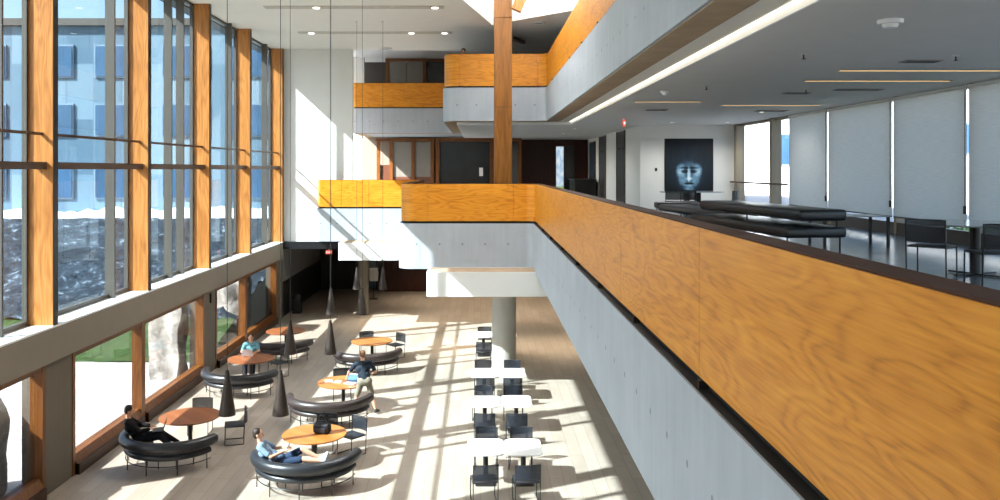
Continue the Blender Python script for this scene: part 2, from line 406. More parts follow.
def sub_path(path, y0, y1):
    """part of a polyline between two arc lengths"""
    out = []; s = 0
    for a, b in zip(path, path[1:]):
        L = (Vector(b)-Vector(a)).length
        for q in (y0, y1):
            pass
        lo = max(y0, s); hi = min(y1, s+L)
        if hi > lo+1e-6:
            pa = Vector(a).lerp(Vector(b), (lo-s)/L); pb = Vector(a).lerp(Vector(b), (hi-s)/L)
            if not out: out.append(tuple(pa))
            out.append(tuple(pb))
        s += L
    return out
def length(path): return sum((Vector(b)-Vector(a)).length for a, b in zip(path, path[1:]))
def balustrade(label, path, seams, z0, z1):
    L = length(path)
    t = thing('wooden_balustrade', label, 'balustrade', (0,0,0))
    cuts = [0]+[s for s in seams if 0 < s < L]+[L]
    for a, b in zip(cuts, cuts[1:]):
        p = sub_path(path, a+.004, b-.004)
        MB().sweep([(0,z0),(0,z1-.012),(-.09,z1-.012),(-.09,z0)], p).build('panel', M['wood_panel'], t, bevel=.003)
    MB().sweep([(-.01,z1-.012),(-.01,z1),(-.2,z1),(-.2,z1-.012)], path).build('rail_cap', M['cap'], t)
    MB().sweep([(.05,z0-.07),(.05,z0-.063),(-.04,z0-.063),(-.04,z0+.02),(-.08,z0+.02),(-.08,z0-.07)], path).build('shadow_gap_strip', M['reveal'], t)
    k = 1.2
    while k < L:
        p = sub_path(path, k, k+.05)
        MB().sweep([(.035,z0-.07),(.035,z0+.0),(-.04,z0+.0),(-.04,z0-.07)], p).build('bracket', M['reveal'], t); k += 2.75
    return t
iA = min(i for i, p in enumerate(P2) if p[0] < -2.53 and p[1] > 27)   # after the rounded left corner
front2 = P2[:iA]+[(-2.54,31)]; rear2 = [(-2.54,31)]+P2[iA:]
rear2 = [p for i, p in enumerate(rear2) if i == 0 or p[1] > 31.01 or p[0] < -2.6]
# seams measured along the path
s26 = 26.5
balustrade('long amber wood balustrade in front, running to the corner beside the timber column', front2, [6.83,10.5,14.2,17.9,21.6,25.2,s26+.55,s26+3.25,s26+4.9], E-1.63, E-.447)
balustrade('amber wood balustrade on the middle level, far left, against the white end wall', rear2, [5.3,7.4,8.6], E-1.63, E-.447)
iB = min(i for i, p in enumerate(P3) if p[0] < -1.35 and p[1] > 31.5)
front3 = P3[:iB]+[(-1.36,36)]; rear3 = [(-1.36,36)]+[p for p in P3[iB:] if p[1] > 36.5]
balustrade('amber wood balustrade of the top gallery, above the lounge ceiling', front3, [6,9.6,13.2,16.8,20.4,24,27.6,31.3,34.2], E+3.1, E+4.3)
balustrade('short orange wood balustrade high at the back, right of the white end wall', rear3, [5.6,7.4,9.4], E+3.1, E+4.3)

# white bulkheads below level two
B1 = rounded([(2.6,24.85),(-1.62,24.85),(-1.62,34.4)], [0,.12,0])
struct(MB().prism(offset_path(rounded([(2.3,26.0),(2.15,24.85),(-1.62,24.85),(-1.62,36.0)],[0,.25,.12,0]),0)+[(9,36.0),(9,26.0)], E-3.81, E-3.08).build('ceiling_bulkhead', M['plaster']), 'white plaster bulkhead over the concrete column', 'bulkhead')
struct(MB().prism(rounded([(-1.63,34.8),(-5.97,34.8),(-5.97,37.6),(-1.63,37.6)],[0,.1,0,0]), E-3.81, E-3.08).build('ceiling_bulkhead.001', M['plaster']), 'white plaster bulkhead at the back left', 'bulkhead')
struct(MB().prism(rounded([(2.1,25.99),(2.02,24.92),(-1.55,24.92),(-1.55,25.99)],[0,.25,.12,0]), E-3.08, E-3.07).build('trim_6', M['beige_top']))
struct(MB().box(-5.9,-2.3,34.87,36.1,E-3.08,E-3.07).build('trim_7', M['beige_top']))
struct(MB().sweep([(.0,E+1.785),(.0,E+1.799),(-.47,E+1.799),(-.47,E+1.785)], P3).build('ceiling_edge_soffit', M['beige_top']))
# soffit, cove and dropped ceiling over the lounge
struct(MB().prism([(2.93,-.3),(2.93,31.3),(-.9,31.3),(-.9,47.8),(3.42,47.8),(3.42,-.3)], E+1.795, E+1.80).build('ceiling_soffit', M['ceil']))
struct(MB().box(3.42, XR, -.3, 47.8, E+1.70, E+1.80).build('ceiling_lounge', M['ceil_grey']), 'grey plaster ceiling of the lounge', 'ceiling')
struct(MB().box(-.9, 3.42, 31.4, 47.8, E+1.70, E+1.794).build('ceiling_corridor', M['ceil_grey']))
struct(MB().sweep([(0,E+1.695),(.03,E+1.695),(.03,E+1.765),(0,E+1.765)], rounded([(3.42,Y0),(3.42,31.4),(-.9,31.4)],[0,.7,0])).build('trim_5', M['white_top']), 'white edge of the lounge ceiling', 'trim')
t = thing('cove_light_strip', 'light strip tucked in the cove along the edge of the lounge ceiling', 'light', (0,0,0))
MB().box(3.30, 3.385, -.2, 30.9, E+1.770, E+1.785).build('diffuser', M['cove'], t)
MB().box(3.29, 3.395, -.2, 30.9, E+1.785, E+1.7945).build('housing', M['plaster'], t)

# back spaces under and behind
struct(MB().box(-5.3, XR, 45.6, 45.9, 0, E-3.13).build('wall_dark_wood', M['wood_dark']), 'dark red wood wall at the back of the hall', 'wall')
struct(MB().box(XG-.2, XG+.3, 37.3, 47.9, 1.6, E-3.13).build('wall_left', plain('grey_left_wall', srgb(120,122,124), .6, .05, 2, obj=False)))
struct(MB().box(XG-.2, XG+.34, 37.3, 47.9, 0, 1.6).build('wall_left_lower', plain('dark_wainscot', srgb(34,34,36), .4, .1, 2, obj=False)))
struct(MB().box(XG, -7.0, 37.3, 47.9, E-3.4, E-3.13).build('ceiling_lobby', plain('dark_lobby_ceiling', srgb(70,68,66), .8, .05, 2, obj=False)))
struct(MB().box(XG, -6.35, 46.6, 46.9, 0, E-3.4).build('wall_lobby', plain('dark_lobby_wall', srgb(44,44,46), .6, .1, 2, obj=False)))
t = MB()
for x0 in (-6.35, -5.85): t.box(x0, x0+.06, 46.55, 46.65, 0, 2.5)
t.box(-6.35,-5.3,46.55,46.65,2.5,2.58)
d = struct(t.build('door_1', M['steel_dark']), 'glass entrance door at the back left', 'door'); MB().box(-6.29,-5.85,46.58,46.61,.05,2.5).build('pane', plain('blue_door_glass', srgb(92,128,160), .15, .1, 2, obj=False), d)

# upper back walls with timber framed glazing
def timber_screen(name, label, x0, x1, y, z0, z1, posts, panes, mat_panes):
    t = MB()
    for p in posts: t.box(p-.09, p+.09, y-.12, y+.06, z0, z1)
    t.box(x0, x1, y-.1, y+.05, z1-.16, z1); t.box(x0, x1, y-.1, y+.05, z0, z0+.12)
    o = struct(t.build(name, M['wood_frame']), label, 'glazed screen')
    for (a, b, z2, z3), m in zip(panes, mat_panes): MB().box(a, b, y-.03, y+.02, z2, z3).build('pane', m, o)
    return o
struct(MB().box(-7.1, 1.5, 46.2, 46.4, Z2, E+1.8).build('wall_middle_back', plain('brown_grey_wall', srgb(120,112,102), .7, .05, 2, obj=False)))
warm = plain('brown_lower_panel', srgb(88,54,40), .4, .08, 2, obj=False)
timber_screen('window_31', 'timber framed glazed screen on the middle level at the back', -5.75, -2.6, 45.6, Z2, E+1.7, [-5.6,-4.9,-3.7,-2.65],
  [(-5.5,-4.95,Z2+.1,Z2+1.75),(-4.85,-3.75,Z2+1.1,E+1.5),(-4.85,-3.75,Z2+.1,Z2+1.1),(-3.6,-2.7,Z2+1.1,E+1.5),(-3.6,-2.7,Z2+.1,Z2+1.1)],
  [warm, M['glass_grey'], warm, M['glass_grey'], warm])
timber_screen('window_32', 'dark glazed screen on the middle level beside the timber column', -2.4, 2.2, 44.6, Z2, E+1.68, [-2.3,.6,2.1],
  [(-2.2,.5,Z2+.1,E+1.5),(.7,2.0,Z2+.1,E+1.5)], [M['glass_dark'], M['glass_dark']])
t = tag(MB().box(-.07,.13,44.38,44.42,Z2+1.15,Z2+1.6).build('wall_notice', M['white_top']), 'small white notice on the dark glass screen', 'notice')
struct(MB().box(-6.75, -6.2, 43.5, 43.8, Z2, E+1.8).build('wall_pier', M['plaster']))
struct(MB().box(-6.9, -6.2, 44.2, 44.5, Z3, ZC+.65).build('wall_pier.001', M['plaster']))
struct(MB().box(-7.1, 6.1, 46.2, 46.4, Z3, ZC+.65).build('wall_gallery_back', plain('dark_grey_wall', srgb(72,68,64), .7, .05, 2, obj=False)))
timber_screen('window_33', 'timber framed glazing on the top gallery at the back', -5.1, -2.9, 44.6, Z3, ZC+.6, [-5.0,-3.0],
  [(-4.9,-4.0,Z3+.1,ZC+.45),(-3.95,-3.1,Z3+.1,ZC+.45)], [M['glass_grey'], M['glass_grey']])
timber_screen('window_36', 'dark glazing on the top gallery right of the timber frame', -2.85, 1.0, 44.7, Z3, ZC+.6, [.9], [(-2.85,.8,Z3+.1,ZC+.5)], [M['glass_dark']])

# lounge corridor: painting wall, lift wall
struct(MB().box(6.1, XR, 31.7, 32.0, Z2, E+1.7).build('wall_painting', M['plaster']), 'white lounge wall that carries the dark portrait', 'wall')
struct(MB().box(6.1, 6.35, 32.0, 47.0, Z2, E+1.7).build('wall_lifts', M['plaster']), 'white corridor wall with the lift doors', 'wall')
struct(MB().box(1.3, 6.1, 47.2, 47.4, Z2, E+1.78).build('wall_corridor_end', M['wood_dark']))
liftm = plain('brushed_lift_steel', srgb(86,84,80), .35, .1, 3, .5, metal=.5, obj=False)
for i, (y0, y1) in enumerate(((34.9,37.0),(40.3,42.4))):
    t = MB(); t.box(6.04,6.12,y0,y0+.12,Z2,E+1.66); t.box(6.04,6.12,y1-.12,y1,Z2,E+1.66); t.box(6.04,6.12,y0+.12,y1-.12,Z2+2.35,Z2+2.45)
    o = struct(t.build('door_%d' % (i+2), M['steel']), ('grey lift door nearer the portrait wall','grey lift door further down the corridor')[i], 'lift door')
    ym = (y0+y1)/2
    MB().box(6.06,6.11,y0+.12,ym-.005,Z2,Z2+2.35).build('door_leaf', liftm, o); MB().box(6.06,6.11,ym+.005,y1-.12,Z2,Z2+2.35).build('door_leaf', liftm, o)
    MB().box(6.06,6.11,y0+.12,y1-.12,Z2+2.45,E+1.64).build('overpanel', liftm, o)
t = thing('framed_picture', 'dark blue picture on the corridor wall past the lifts', 'picture', (6.04,45.0,Z2+1.0))
MB().box(0,.05,-1.1,1.1,0,2.0).build('picture_frame', M['black'], t); MB().box(-.01,0,-1.02,1.02,.08,1.92).build('canvas', plain('dark_blue_canvas', srgb(40,52,66), .6, .6, 1.2), t)
# corridor end window
t = MB()
for x in (4.25,4.75,5.3): t.box(x-.04,x+.04,47.05,47.15,Z2,E+1.3)
t.box(4.25,5.3,47.05,47.15,E+1.3,E+1.38)
o = struct(t.build('window_34', M['steel_dark']), 'bright glass doors at the end of the corridor', 'window')
def daylight_pane():
    t = NT('daylit_pane'); s = t.sep(t.pos()); n = t.noise(t.comb(t.math('MULTIPLY', s[0], 6), 0, t.math('MULTIPLY', s[2], 3)), 1, 3)
    c = t.ramp(n, [(.35, srgb(150,190,220)), (.65, srgb(226,238,246))]); g = t.math('LESS_THAN', s[2], Z2+.55); c = t.mix(g, c, srgb(150,190,120))
    t.l(c, t.b.inputs['Emission Color']); t.b.inputs['Emission Strength'].default_value = .75; t.done((.1,.1,.1,1), .2); return t.m  # outdoor brightness is put into the pane's own glow
MB().box(4.29,4.71,47.08,47.12,Z2+.05,E+1.3).build('pane', daylight_pane(), o); MB().box(4.79,5.26,47.08,47.12,Z2+.05,E+1.3).build('pane', M['glass_dark'], o)
t = thing('reception_desk', 'dark low desk against the corridor wall below the pictures', 'desk', (5.35,44.0,Z2))
MB().rbox(-.5,.6,-1.2,1.2,0,.95,.02).build('carcass', plain('dark_desk', srgb(30,28,28), .5), t); MB().rbox(-.55,.62,-1.25,1.25,.95,1.0,.01).build('desk_top', plain('desk_top', srgb(46,42,40), .35), t)

# portrait
def portrait():
    t = NT('dark_portrait'); s = t.sep(t.pos(True)); x = t.math('MULTIPLY', s[0], .74); z = t.math('MULTIPLY_ADD', s[2], .76, -.06)
    def blob(cx, cz, rx, rz, soft=1.0):
        a = t.math('DIVIDE', t.math('SUBTRACT', x, cx), rx); b = t.math('DIVIDE', t.math('SUBTRACT', z, cz), rz)
        d = t.math('SQRT', t.math('ADD', t.math('MULTIPLY', a, a), t.math('MULTIPLY', b, b)))
        k = t.n('ShaderNodeMapRange'); k.interpolation_type = 'SMOOTHSTEP'; t.l(d, k.inputs[0]); k.inputs[1].default_value = 1-soft*.5; k.inputs[2].default_value = 1+soft*.5; k.inputs[3].default_value = 1; k.inputs[4].default_value = 0
        return k.outputs[0]
    n = t.noise(t.pos(True), 9, 5, .6)
    hair = t.noise(t.comb(t.math('MULTIPLY', x, 16), 0, t.math('MULTIPLY', z, 1.6)), 1, 4)
    v = t.math('MULTIPLY', blob(0,-.1,.62,.62,1.2), t.math('MULTIPLY', hair, .22))
    add = lambda a, b, k: t.math('ADD', a, t.math('MULTIPLY', b, k))
    v = add(v, blob(0,-.38,.34,.44,.5), .26)
    for sx in (-1, 1):
        v = add(v, blob(.24*sx,-.22,.12,.16,1.2), .45); v = add(v, blob(.17*sx,-.50,.1,.14,1.2), .25); v = add(v, blob(.15*sx,-.15,.12,.035,1), -.4); v = add(v, blob(.13*sx,-.25,.085,.05,.9), -.5)
    v = add(v, blob(0,-.36,.045,.2,1), .55); v = add(v, blob(0,-.46,.1,.04,1), .3); v = add(v, blob(0,-.60,.13,.03,.8), -.35); v = add(v, blob(0,-.66,.12,.03,1), .35); v = add(v, blob(0,-.76,.13,.07,1), .3)
    v = t.math('MULTIPLY', v, t.math('MULTIPLY_ADD', n, .8, .55))
    return t.done(t.ramp(v, [(0, srgb(12,16,22)), (.25, srgb(34,52,68)), (.6, srgb(104,142,166)), (1, srgb(206,224,232))]), .5, .3)
t = thing('portrait_painting', 'large dark blue portrait of a face on the white lounge wall', 'painting', (7.95,31.66,E+.18))
MB().box(-.93,.93,0,.04,-1.0,1.0).build('stretcher_frame', M['black'], t); MB().box(-.91,.91,-.012,0,-.98,.98).build('canvas', portrait(), t)
tag(MB().rbox(6.66,6.74,31.66,31.7,E-.06,E+.06,.01).build('mounted_thermostat', M['black']), 'small dark control box on the white wall left of the portrait', 'thermostat')

# ------------------------------------------------------------------ left window wall
FIN = [17.07-4.87*k for k in (4,3,2,1)]+[17.07,21.93,26.85,31.6,36.75]
zs0, zs1 = E-3.94, E-3.2
struct(MB().box(XG-.15, XF, Y0, 36.9, zs0, zs1-.04).build('wall_spandrel', M['sill']), 'pale painted spandrel between the two rows of left windows', 'wall')
struct(MB().box(XG-.2, XF+.02, Y0, 36.9, zs1-.04, zs1).build('trim_3', M['sill_top']), 'white ledge under the tall left windows', 'ledge')
finlab = {17.07:'wide wooden window fin on the far left, nearest the camera', 21.93:'second wooden window fin counting from the left', 26.85:'middle wooden window fin, third from the left', 31.6:'fourth wooden window fin counting from the left', 36.75:'narrowest wooden window fin beside the white end wall'}
nt = 10
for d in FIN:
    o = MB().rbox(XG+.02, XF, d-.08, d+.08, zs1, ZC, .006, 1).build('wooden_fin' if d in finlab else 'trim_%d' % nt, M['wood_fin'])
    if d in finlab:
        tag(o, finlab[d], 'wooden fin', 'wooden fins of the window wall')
        p = MB().box(XF, XF+.015, d-.07, d+.095, zs1, ZC).box(XG-.02, XF, d+.08, d+.095, zs1, ZC).build('dark_edge_strip', M['black'], o)  # black strip stands in for the shade on the fin's inner edge
    else: struct(o); nt += 1
bays = [Y0]+FIN
wn = 1
for a, b in zip(bays, FIN):
    if b-a < 1: continue
    L = b-a; t = MB()
    t.box(XG-.06, XG+.04, a+.08, a+.14, zs1, ZC); t.box(XG-.06, XG+.04, b-.14, b-.08, zs1, ZC)
    t.box(XG-.06, XG+.04, a+.14, b-.14, zs1, zs1+.1); t.box(XG-.06, XG+.04, a+.14, b-.14, ZC-.08, ZC)
    o = struct(t.build('window_%d' % wn, M['steel']), None); wn += 1
    ms = [a+L*.74]
    if abs(a-21.93) < .1: ms = [a+L*.52, a+L*.72]
    for m in ms: MB().box(XG-.04, XG+.2, m-.03, m+.03, zs1, ZC).build('mullion', M['steel'], o)
    for z, hh, ww in ((E+.08,.075,.2),(E+.73,.03,.05)): MB().box(XG+.32-ww/2, XG+.32+ww/2, a+.08, b-.08, z-hh, z+hh).build('transom', M['steel_dark'], o)
    MB().box(XG-.02, XG, a, b, zs1, ZC).build('pane', M['glass_tint'], o)
struct(MB().box(XG-.75, XG-.3, Y0, 48, ZC-.05, ZC+.3).build('roof_eave', M['steel']))  # unseen eave added to keep direct sun off the bridge front
# ground floor windows: concrete piers every second bay
XW = -8.93
piers = [17.07-9.73, 17.07, 26.85, 36.35]
for k, d in enumerate(piers):
    struct(MB().box(XW-.45, XW+.02, d-.1, d+1.05, 0, zs0).build('wall_pier_%d' % (k+1), M['concrete_dark']), ('','dark concrete pier between the ground floor windows, nearer one','dark concrete pier between the ground floor windows, further one','')[k] or None)
gw = [(Y0,2.5),(2.5,7.24),(8.4,12.6),(12.6,16.97),(18.1,21.9),(21.9,26.75),(27.9,31.5),(31.5,36.25)]
for a, b in gw:
    t = MB()
    t.box(XW-.22, XW+.04, a, a+.12, 0, zs0); t.box(XW-.22, XW+.04, b-.12, b, 0, zs0)
    t.box(XW-.22, XW+.03, a+.12, b-.12, zs0-.16, zs0); 
    o = struct(t.build('window_%d' % wn, M['wood_frame'])); wn += 1
    MB().prism([(XW-.25,0),(XW+.1,0),(XW+.1,.2),(XW-.02,.42),(XW-.25,.42)], a+.12, b-.12).build('base_rail', M['wood_frame'], o)
    ob = o.children[0]; me = ob.data
    for v in me.vertices: x, y, z = v.co; v.co = (x, z, y)
    me.flip_normals()
    MB().box(XW-.14, XW-.12, a, b, .3, zs0-.1).build('pane', M['glass_low'], o)
    MB().box(XW+.04, XW+.13, a+.12, b-.12, 0, .24).build('plinth', M['wood_plinth'], o)  # dark box added for the shade on the rail's lower face
struct(MB().box(XG-.2, XG, 36.9, 47.9, E-3.2, E-2.6).build('trim_4', M['sill']))

# ------------------------------------------------------------------ right window wall
zb = Z2+.42
rw = [(31.6,25.85),(25.85,22.94),(22.94,19.33),(19.33,16.35),(16.35,13.0),(13.0,9.8),(9.8,5.0),(5.0,0)]
for k, (b, a) in enumerate(rw):
    t = MB(); t.box(XR-.05, XR+.2, a, a+.05, Z2, E+1.7); t.box(XR-.05,XR+.2,b-.05,b,Z2,E+1.7); t.box(XR,XR+.2,a+.05,b-.05,Z2-.1,Z2+.06); t.box(XR,XR+.2,a+.05,b-.05,E+1.62,E+1.7)
    o = struct(t.build('window_%d' % wn, M['beige'])); wn += 1
    if k == 0:
        for m in (27.4, 31.2): MB().box(XR-.12, XR+.2, m-.12, m+.12, Z2, E+1.7).build('mullion', M['beige'], o)
        MB().box(XR-.2, XR-.12, a, b, Z2+1.0, Z2+1.06).build('guard_rail', M['steel_dark'], o)
    MB().box(XR+.08, XR+.1, a, b, Z2, E+1.7).build('pane', M['glass'], o)
    if 0 < k < 5: MB().box(XR-.03, XR+.06, a+.06, b-.06, Z2, Z2+.27).build('low_upstand', M['steel'], o)
bl = {1:'pale roller blind drawn down, next to the clear lounge window', 2:'pale roller blind behind the glass coffee table', 3:'pale roller blind directly behind the dark mesh lounge chair', 4:'pale roller blind at the right edge, above the round lounge table'}
for k, (b, a) in enumerate(rw):
    if k == 0 or k > 4: continue
    if k in bl: t = thing('roller_blind', bl[k], 'roller blind', (XR-.1,(a+b)/2,0), 0, 'roller blinds of the lounge')
    else:
        t = struct(bpy.data.objects.new('trim_%d' % (20+k), None)); C.objects.link(t); t.location = (XR-.1,(a+b)/2,0)
    h = (b-a)/2-.045; top = E+1.69
    sh = MB().box(-.004,.004,-h,h,zb,top-.05).build('blind_fabric', M['blind'], t)
    MB().tube([(0,-h,top-.05),(0,h,top-.05)], .04, 12).build('roller_tube', M['plaster'], t, True); MB().rbox(-.012,.012,-h,h,zb-.03,zb,.004,1).build('hem_bar', M['steel'], t)
    MB().tube([(-.05,-h-.02,top-.1),(-.05,-h-.02,zb+.35)], .006, 6).build('pull_chain', M['steel'], t); MB().rbox(-.07,-.03,-h-.05,-h+.01,zb+.2,zb+.36,.01,1).build('chain_tensioner', M['black'], t)

# ------------------------------------------------------------------ columns
tag(MB().lathe([(.41,0),(.41,E-3.81)], 40, (.8,28.2,0)).build('concrete_column', M['concrete_plain'], None, True), 'thick round concrete column beside the white tables', 'column')
tag(MB().lathe([(.24,0),(.24,E-3.81)], 32, (-5.4,38.3,0)).build('concrete_column', M['concrete_dark'], None, True), 'slim dark round column at the back left of the hall', 'column')
t = thing('timber_column', 'tall square timber column rising to the skylight', 'column', (.76,28.2,0))
for (z0,z1) in ((Z2, Z2+3.6),(Z2+3.605, Z2+6.6),(Z2+6.605, ZC+2.0)):
    MB().rbox(-.3,.3,-.3,.3,z0,z1,.012,1).build('timber_section', M['wood_col'], t)
tag(MB().obox((1.55,27.3,ZC+.75), .34, .3, 1.9, (0,math.radians(24),0)).build('hanging_strut', M['wood_fin']), 'short slanting timber strut inside the skylight', 'strut')
tag(MB().obox((1.55,34.0,ZC-.06), .16, 1.3, .12, (0,0,math.radians(-22))).build('ceiling_track', plain('brown_grey_track', srgb(92,84,78), .5)), 'brown ceiling track just right of the timber column', 'track')
def disc_fixture(name, label, cat, x, y, z, r, m1, m2):
    t = thing(name, label, cat, (x,y,z))
    MB().lathe([(r*.0,-.03),(r*.62,-.035),(r*.66,-.02)], 28).build('diffuser', m2, t, True); MB().lathe([(r*.66,-.02),(r*.7,-.05),(r,-.035),(r,0)], 28).build('ring', m1, t, True)
greyv = plain('grey_vent', srgb(150,148,142), .5)
disc_fixture('ceiling_diffuser', 'round air diffuser in the ceiling right of the timber column', 'air diffuser', 2.12, 30.2, ZC, .26, M['plaster'], greyv)
disc_fixture('ceiling_diffuser', 'round air diffuser in the ceiling above the back gallery', 'air diffuser', -4.2, 36.6, ZC, .3, M['plaster'], greyv)

for k, (x, y) in enumerate(((-3.9,36.2),(-.2,38.0),(3.6,38.0),(-2.2,42.5),(2.2,42.5),(-.4,31.5),(3.4,31.5))):  # unseen downlights added to brighten the dark back of the hall
    zc = E-3.81 if (x < -1.63 and y < 37.6) else (E-3.81 if (26 < y < 36) else E-3.13)
    t = bpy.data.objects.new('ceiling_downlight', None); C.objects.link(t); t.location = (x,y,zc); t['kind'] = 'structure'
    MB().lathe([(.1,-.004),(.14,-.012),(.15,0)], 24).build('trim_ring', M['plaster'], t, True); MB().cyl((0,0), .1, -.006, -.001, 20).build('lens', M['lamp_white'], t)
    L = bpy.data.lights.new('downlight', 'SPOT'); L.energy = 420; L.spot_size = R(120); L.spot_blend = .8; L.shadow_soft_size = .1; L.color = (1,.82,.62)
    lo = bpy.data.objects.new('downlight', L); C.objects.link(lo); lo.location = (x,y,zc-.05)
for k, (x, y, wv) in enumerate(((6.9,29.9,150),(8.9,29.9,150),(3.9,34.5,130),(3.9,39,130),(3.9,43.5,110),(8.3,24.5,110))):  # downlights added to brighten the portrait wall, corridor and lounge
    t = bpy.data.objects.new('ceiling_downlight', None); C.objects.link(t); t.location = (x,y,E+1.70); t['kind'] = 'structure'
    MB().lathe([(.07,-.004),(.1,-.01),(.11,0)], 24).build('trim_ring', M['plaster'], t, True); MB().cyl((0,0), .07, -.006, -.001, 20).build('lens', M['lamp_white'], t)
    L = bpy.data.lights.new('downlight', 'SPOT'); L.energy = wv; L.spot_size = R(150); L.spot_blend = .7; L.shadow_soft_size = .08; L.color = (1,.97,.92)
    lo = bpy.data.objects.new('downlight', L); C.objects.link(lo); lo.location = (x,y,E+1.65)
# ceiling slots with downlights
for lab, y, x0, x1, spots in (('long ceiling light slot nearer the camera, white ceiling', 27.3, -7.1, -1.2, (-5.4,-1.5)), ('long ceiling light slot nearer the end wall, white ceiling', 32.4, -7.1, -1.1, (-6.6,-2.7,-1.4))):
    t = thing('ceiling_slot_light', lab, 'light', (0,y,ZC), 0, 'slot lights of the atrium ceiling')
    MB().box(x0,x1,-.2,.2,-.03,0).build('slot_housing', plain('slot_grey', srgb(190,184,170), .6), t)
    for s in spots: MB().cyl((s,0), .11, -.05, -.03, 20).build('downlight', M['lamp_white'], t)
zl = E+1.70
for lab, y, x0, x1 in (('warm linear ceiling light over the round lounge table', 14.2, 6.15, 8.95), ('second warm linear ceiling light, just behind the foremost', 15.85, 6.2, 8.95), ('warm linear ceiling light near the bright light strip', 20.75, 3.86, 5.5), ('warm linear ceiling light in front of the clear lounge window', 21.9, 6.4, 8.95)):
    t = thing('linear_ceiling_light', lab, 'light', (0,y,zl), 0, 'linear lights of the lounge ceiling')
    MB().box(x0-.03,x1+.03,-.07,.07,-.012,0).build('housing', greyv, t); MB().box(x0,x1,-.03,.03,-.016,-.012).build('diffuser', M['lamp_warm'], t)
for lab, x, y, r in (('white smoke detector nearest the camera on the lounge ceiling', 4.66, 9.44, .14), ('small smoke detector beside the short linear light, lounge ceiling', 4.0, 18.0, .1)):
    t = thing('smoke_detector', lab, 'smoke detector', (x,y,zl)); MB().lathe([(0,-.09),(r*.5,-.09),(r*.62,-.06),(r*.62,-.045)], 24).build('sensor_dome', M['white_top'], t, True); MB().lathe([(0,-.045),(r*.95,-.045),(r,-.02),(r,0)], 24).build('base_plate', M['white_top'], t, True)
for lab, x, y in (('ceiling sprinkler in the middle of the lounge ceiling', 4.75, 12.2), ('ceiling sprinkler at the right edge of the lounge ceiling', 7.1, 12.4), ('ceiling sprinkler left of the warm linear lights', 4.6, 16.9), ('ceiling sprinkler before the square vent', 6.9, 17.6)):
    t = thing('ceiling_sprinkler', lab, 'sprinkler', (x,y,zl)); MB().lathe([(0,-.015),(.045,-.012),(.045,0)], 16).build('escutcheon', M['plaster'], t, True); MB().cyl((0,0), .012, -.07, -.015, 10).build('nozzle', M['steel_dark'], t); MB().cyl((0,0), .03, -.078, -.07, 12).build('deflector', M['steel_dark'], t)
for lab, x, y, w, l in (('dark slatted air vent before the roller blinds', 8.0, 17.6, 1.0, .3), ('round-cornered air vent at the right edge of the ceiling', 6.9, 13.0, .55, .3), ('air vent left of the dark slatted vent', 7.0, 18.4, .6, .3), ('air vent above the clear lounge window', 8.4, 24.0, .9, .4), ('air vent over the corridor end of the lounge ceiling', 5.0, 23.6, .6, .4)):
    t = thing('ceiling_vent', lab, 'air vent', (x,y,zl)); MB().box(-w/2,w/2,-l/2,l/2,-.015,0).build('vent_frame', greyv, t)
    s = MB(); 
    for q in range(5): s.box(-w/2+.03,w/2-.03,-l/2+.03+q*(l-.06)/5,-l/2+.03+(q+.55)*(l-.06)/5,-.022,-.015)
    s.build('grille', M['steel'], t)

# exit signs
def text_mesh(name, s, size, mat, parent, loc, rot):
    cu = bpy.data.curves.new(name, 'FONT'); cu.body = s; cu.size = size; cu.extrude = .004; cu.align_x = 'CENTER'; cu.align_y = 'CENTER'
    tmp = bpy.data.objects.new('tmp', cu); C.objects.link(tmp); bpy.context.view_layer.update()
    me = bpy.data.meshes.new_from_object(tmp.evaluated_get(bpy.context.evaluated_depsgraph_get())); bpy.data.objects.remove(tmp)
    me.materials.clear(); me.materials.append(mat)
    o = bpy.data.objects.new(name, me); C.objects.link(o); o.parent = parent; o.location = loc; o.rotation_euler = rot; return o
for lab, loc in (('small red exit sign hanging below the lounge ceiling', (4.75,27.5,E+1.55)), ('small red exit sign under the black beam, back left', (-6.85,37.5,E-3.72))):
    t = thing('exit_sign', lab, 'exit sign', loc, R(68) if loc[2] > E else 0)
    h = .13 if loc[2] > E else .1
    MB().rbox(-.14,.14,-.02,.02,-h,h*.8,.01,1).build('sign_box', M['exit'], t); text_mesh('lettering', 'EXIT', .12, M['exit_txt'], t, (0,-.024,-.02), (PI/2,0,0)); MB().box(-.02,.02,-.01,.01,h*.8,h*.8+.06).build('hanger', M['plaster'], t)

# ------------------------------------------------------------------ furniture prototypes
def add_chair(label, loc, rz, group, proto=[None]):
    if proto[0] is not None: return set_group(copy_tree(proto[0], loc, rz, label), group)
    t = thing('mesh_chair', label, 'chair', loc, rz, group); w = .25
    s = MB(); s.rbox(-w+.01,w-.01,-.21,.25,.435,.462,.012,2); s.build('seat', M['seat_black'], t, True)
    b = MB(); pts = [(x, -.235-.05*(1-(x/w)**2)) for x in [w*(-1+2*i/8) for i in range(9)]]
    b.sweep([(-.006,.52),(-.006,.82),(.006,.82),(.006,.52)], pts); b.build('backrest', M['mesh_fab'], t, True)
    f = MB(); f.tube([(x, y, .82) for x, y in pts]+[(x,y,.52) for x,y in pts[::-1]], .0105, 6, True); f.build('back_frame', M['black'], t, True)
    for sx in (-1, 1):
        MB().tube([(sx*w,.23,.45),(sx*w,.24,.012)], .0105, 6).build('leg', M['black'], t, True)
        MB().tube([(sx*w,-.2,.012),(sx*w,-.22,.45),(sx*w,-.235,.82)], .0105, 6).build('leg', M['black'], t, True)
        MB().tube([(sx*w,.24,.011),(sx*w,-.2,.011)], .0105, 6).build('runner', M['black'], t, True)
        MB().tube([(sx*w,.23,.44),(sx*w,-.22,.44)], .009, 6).build('seat_rail', M['black'], t, True)
    proto[0] = t; return t
def set_group(o, g):
    if g: o['group'] = g
    elif 'group' in o: del o['group']
    return o
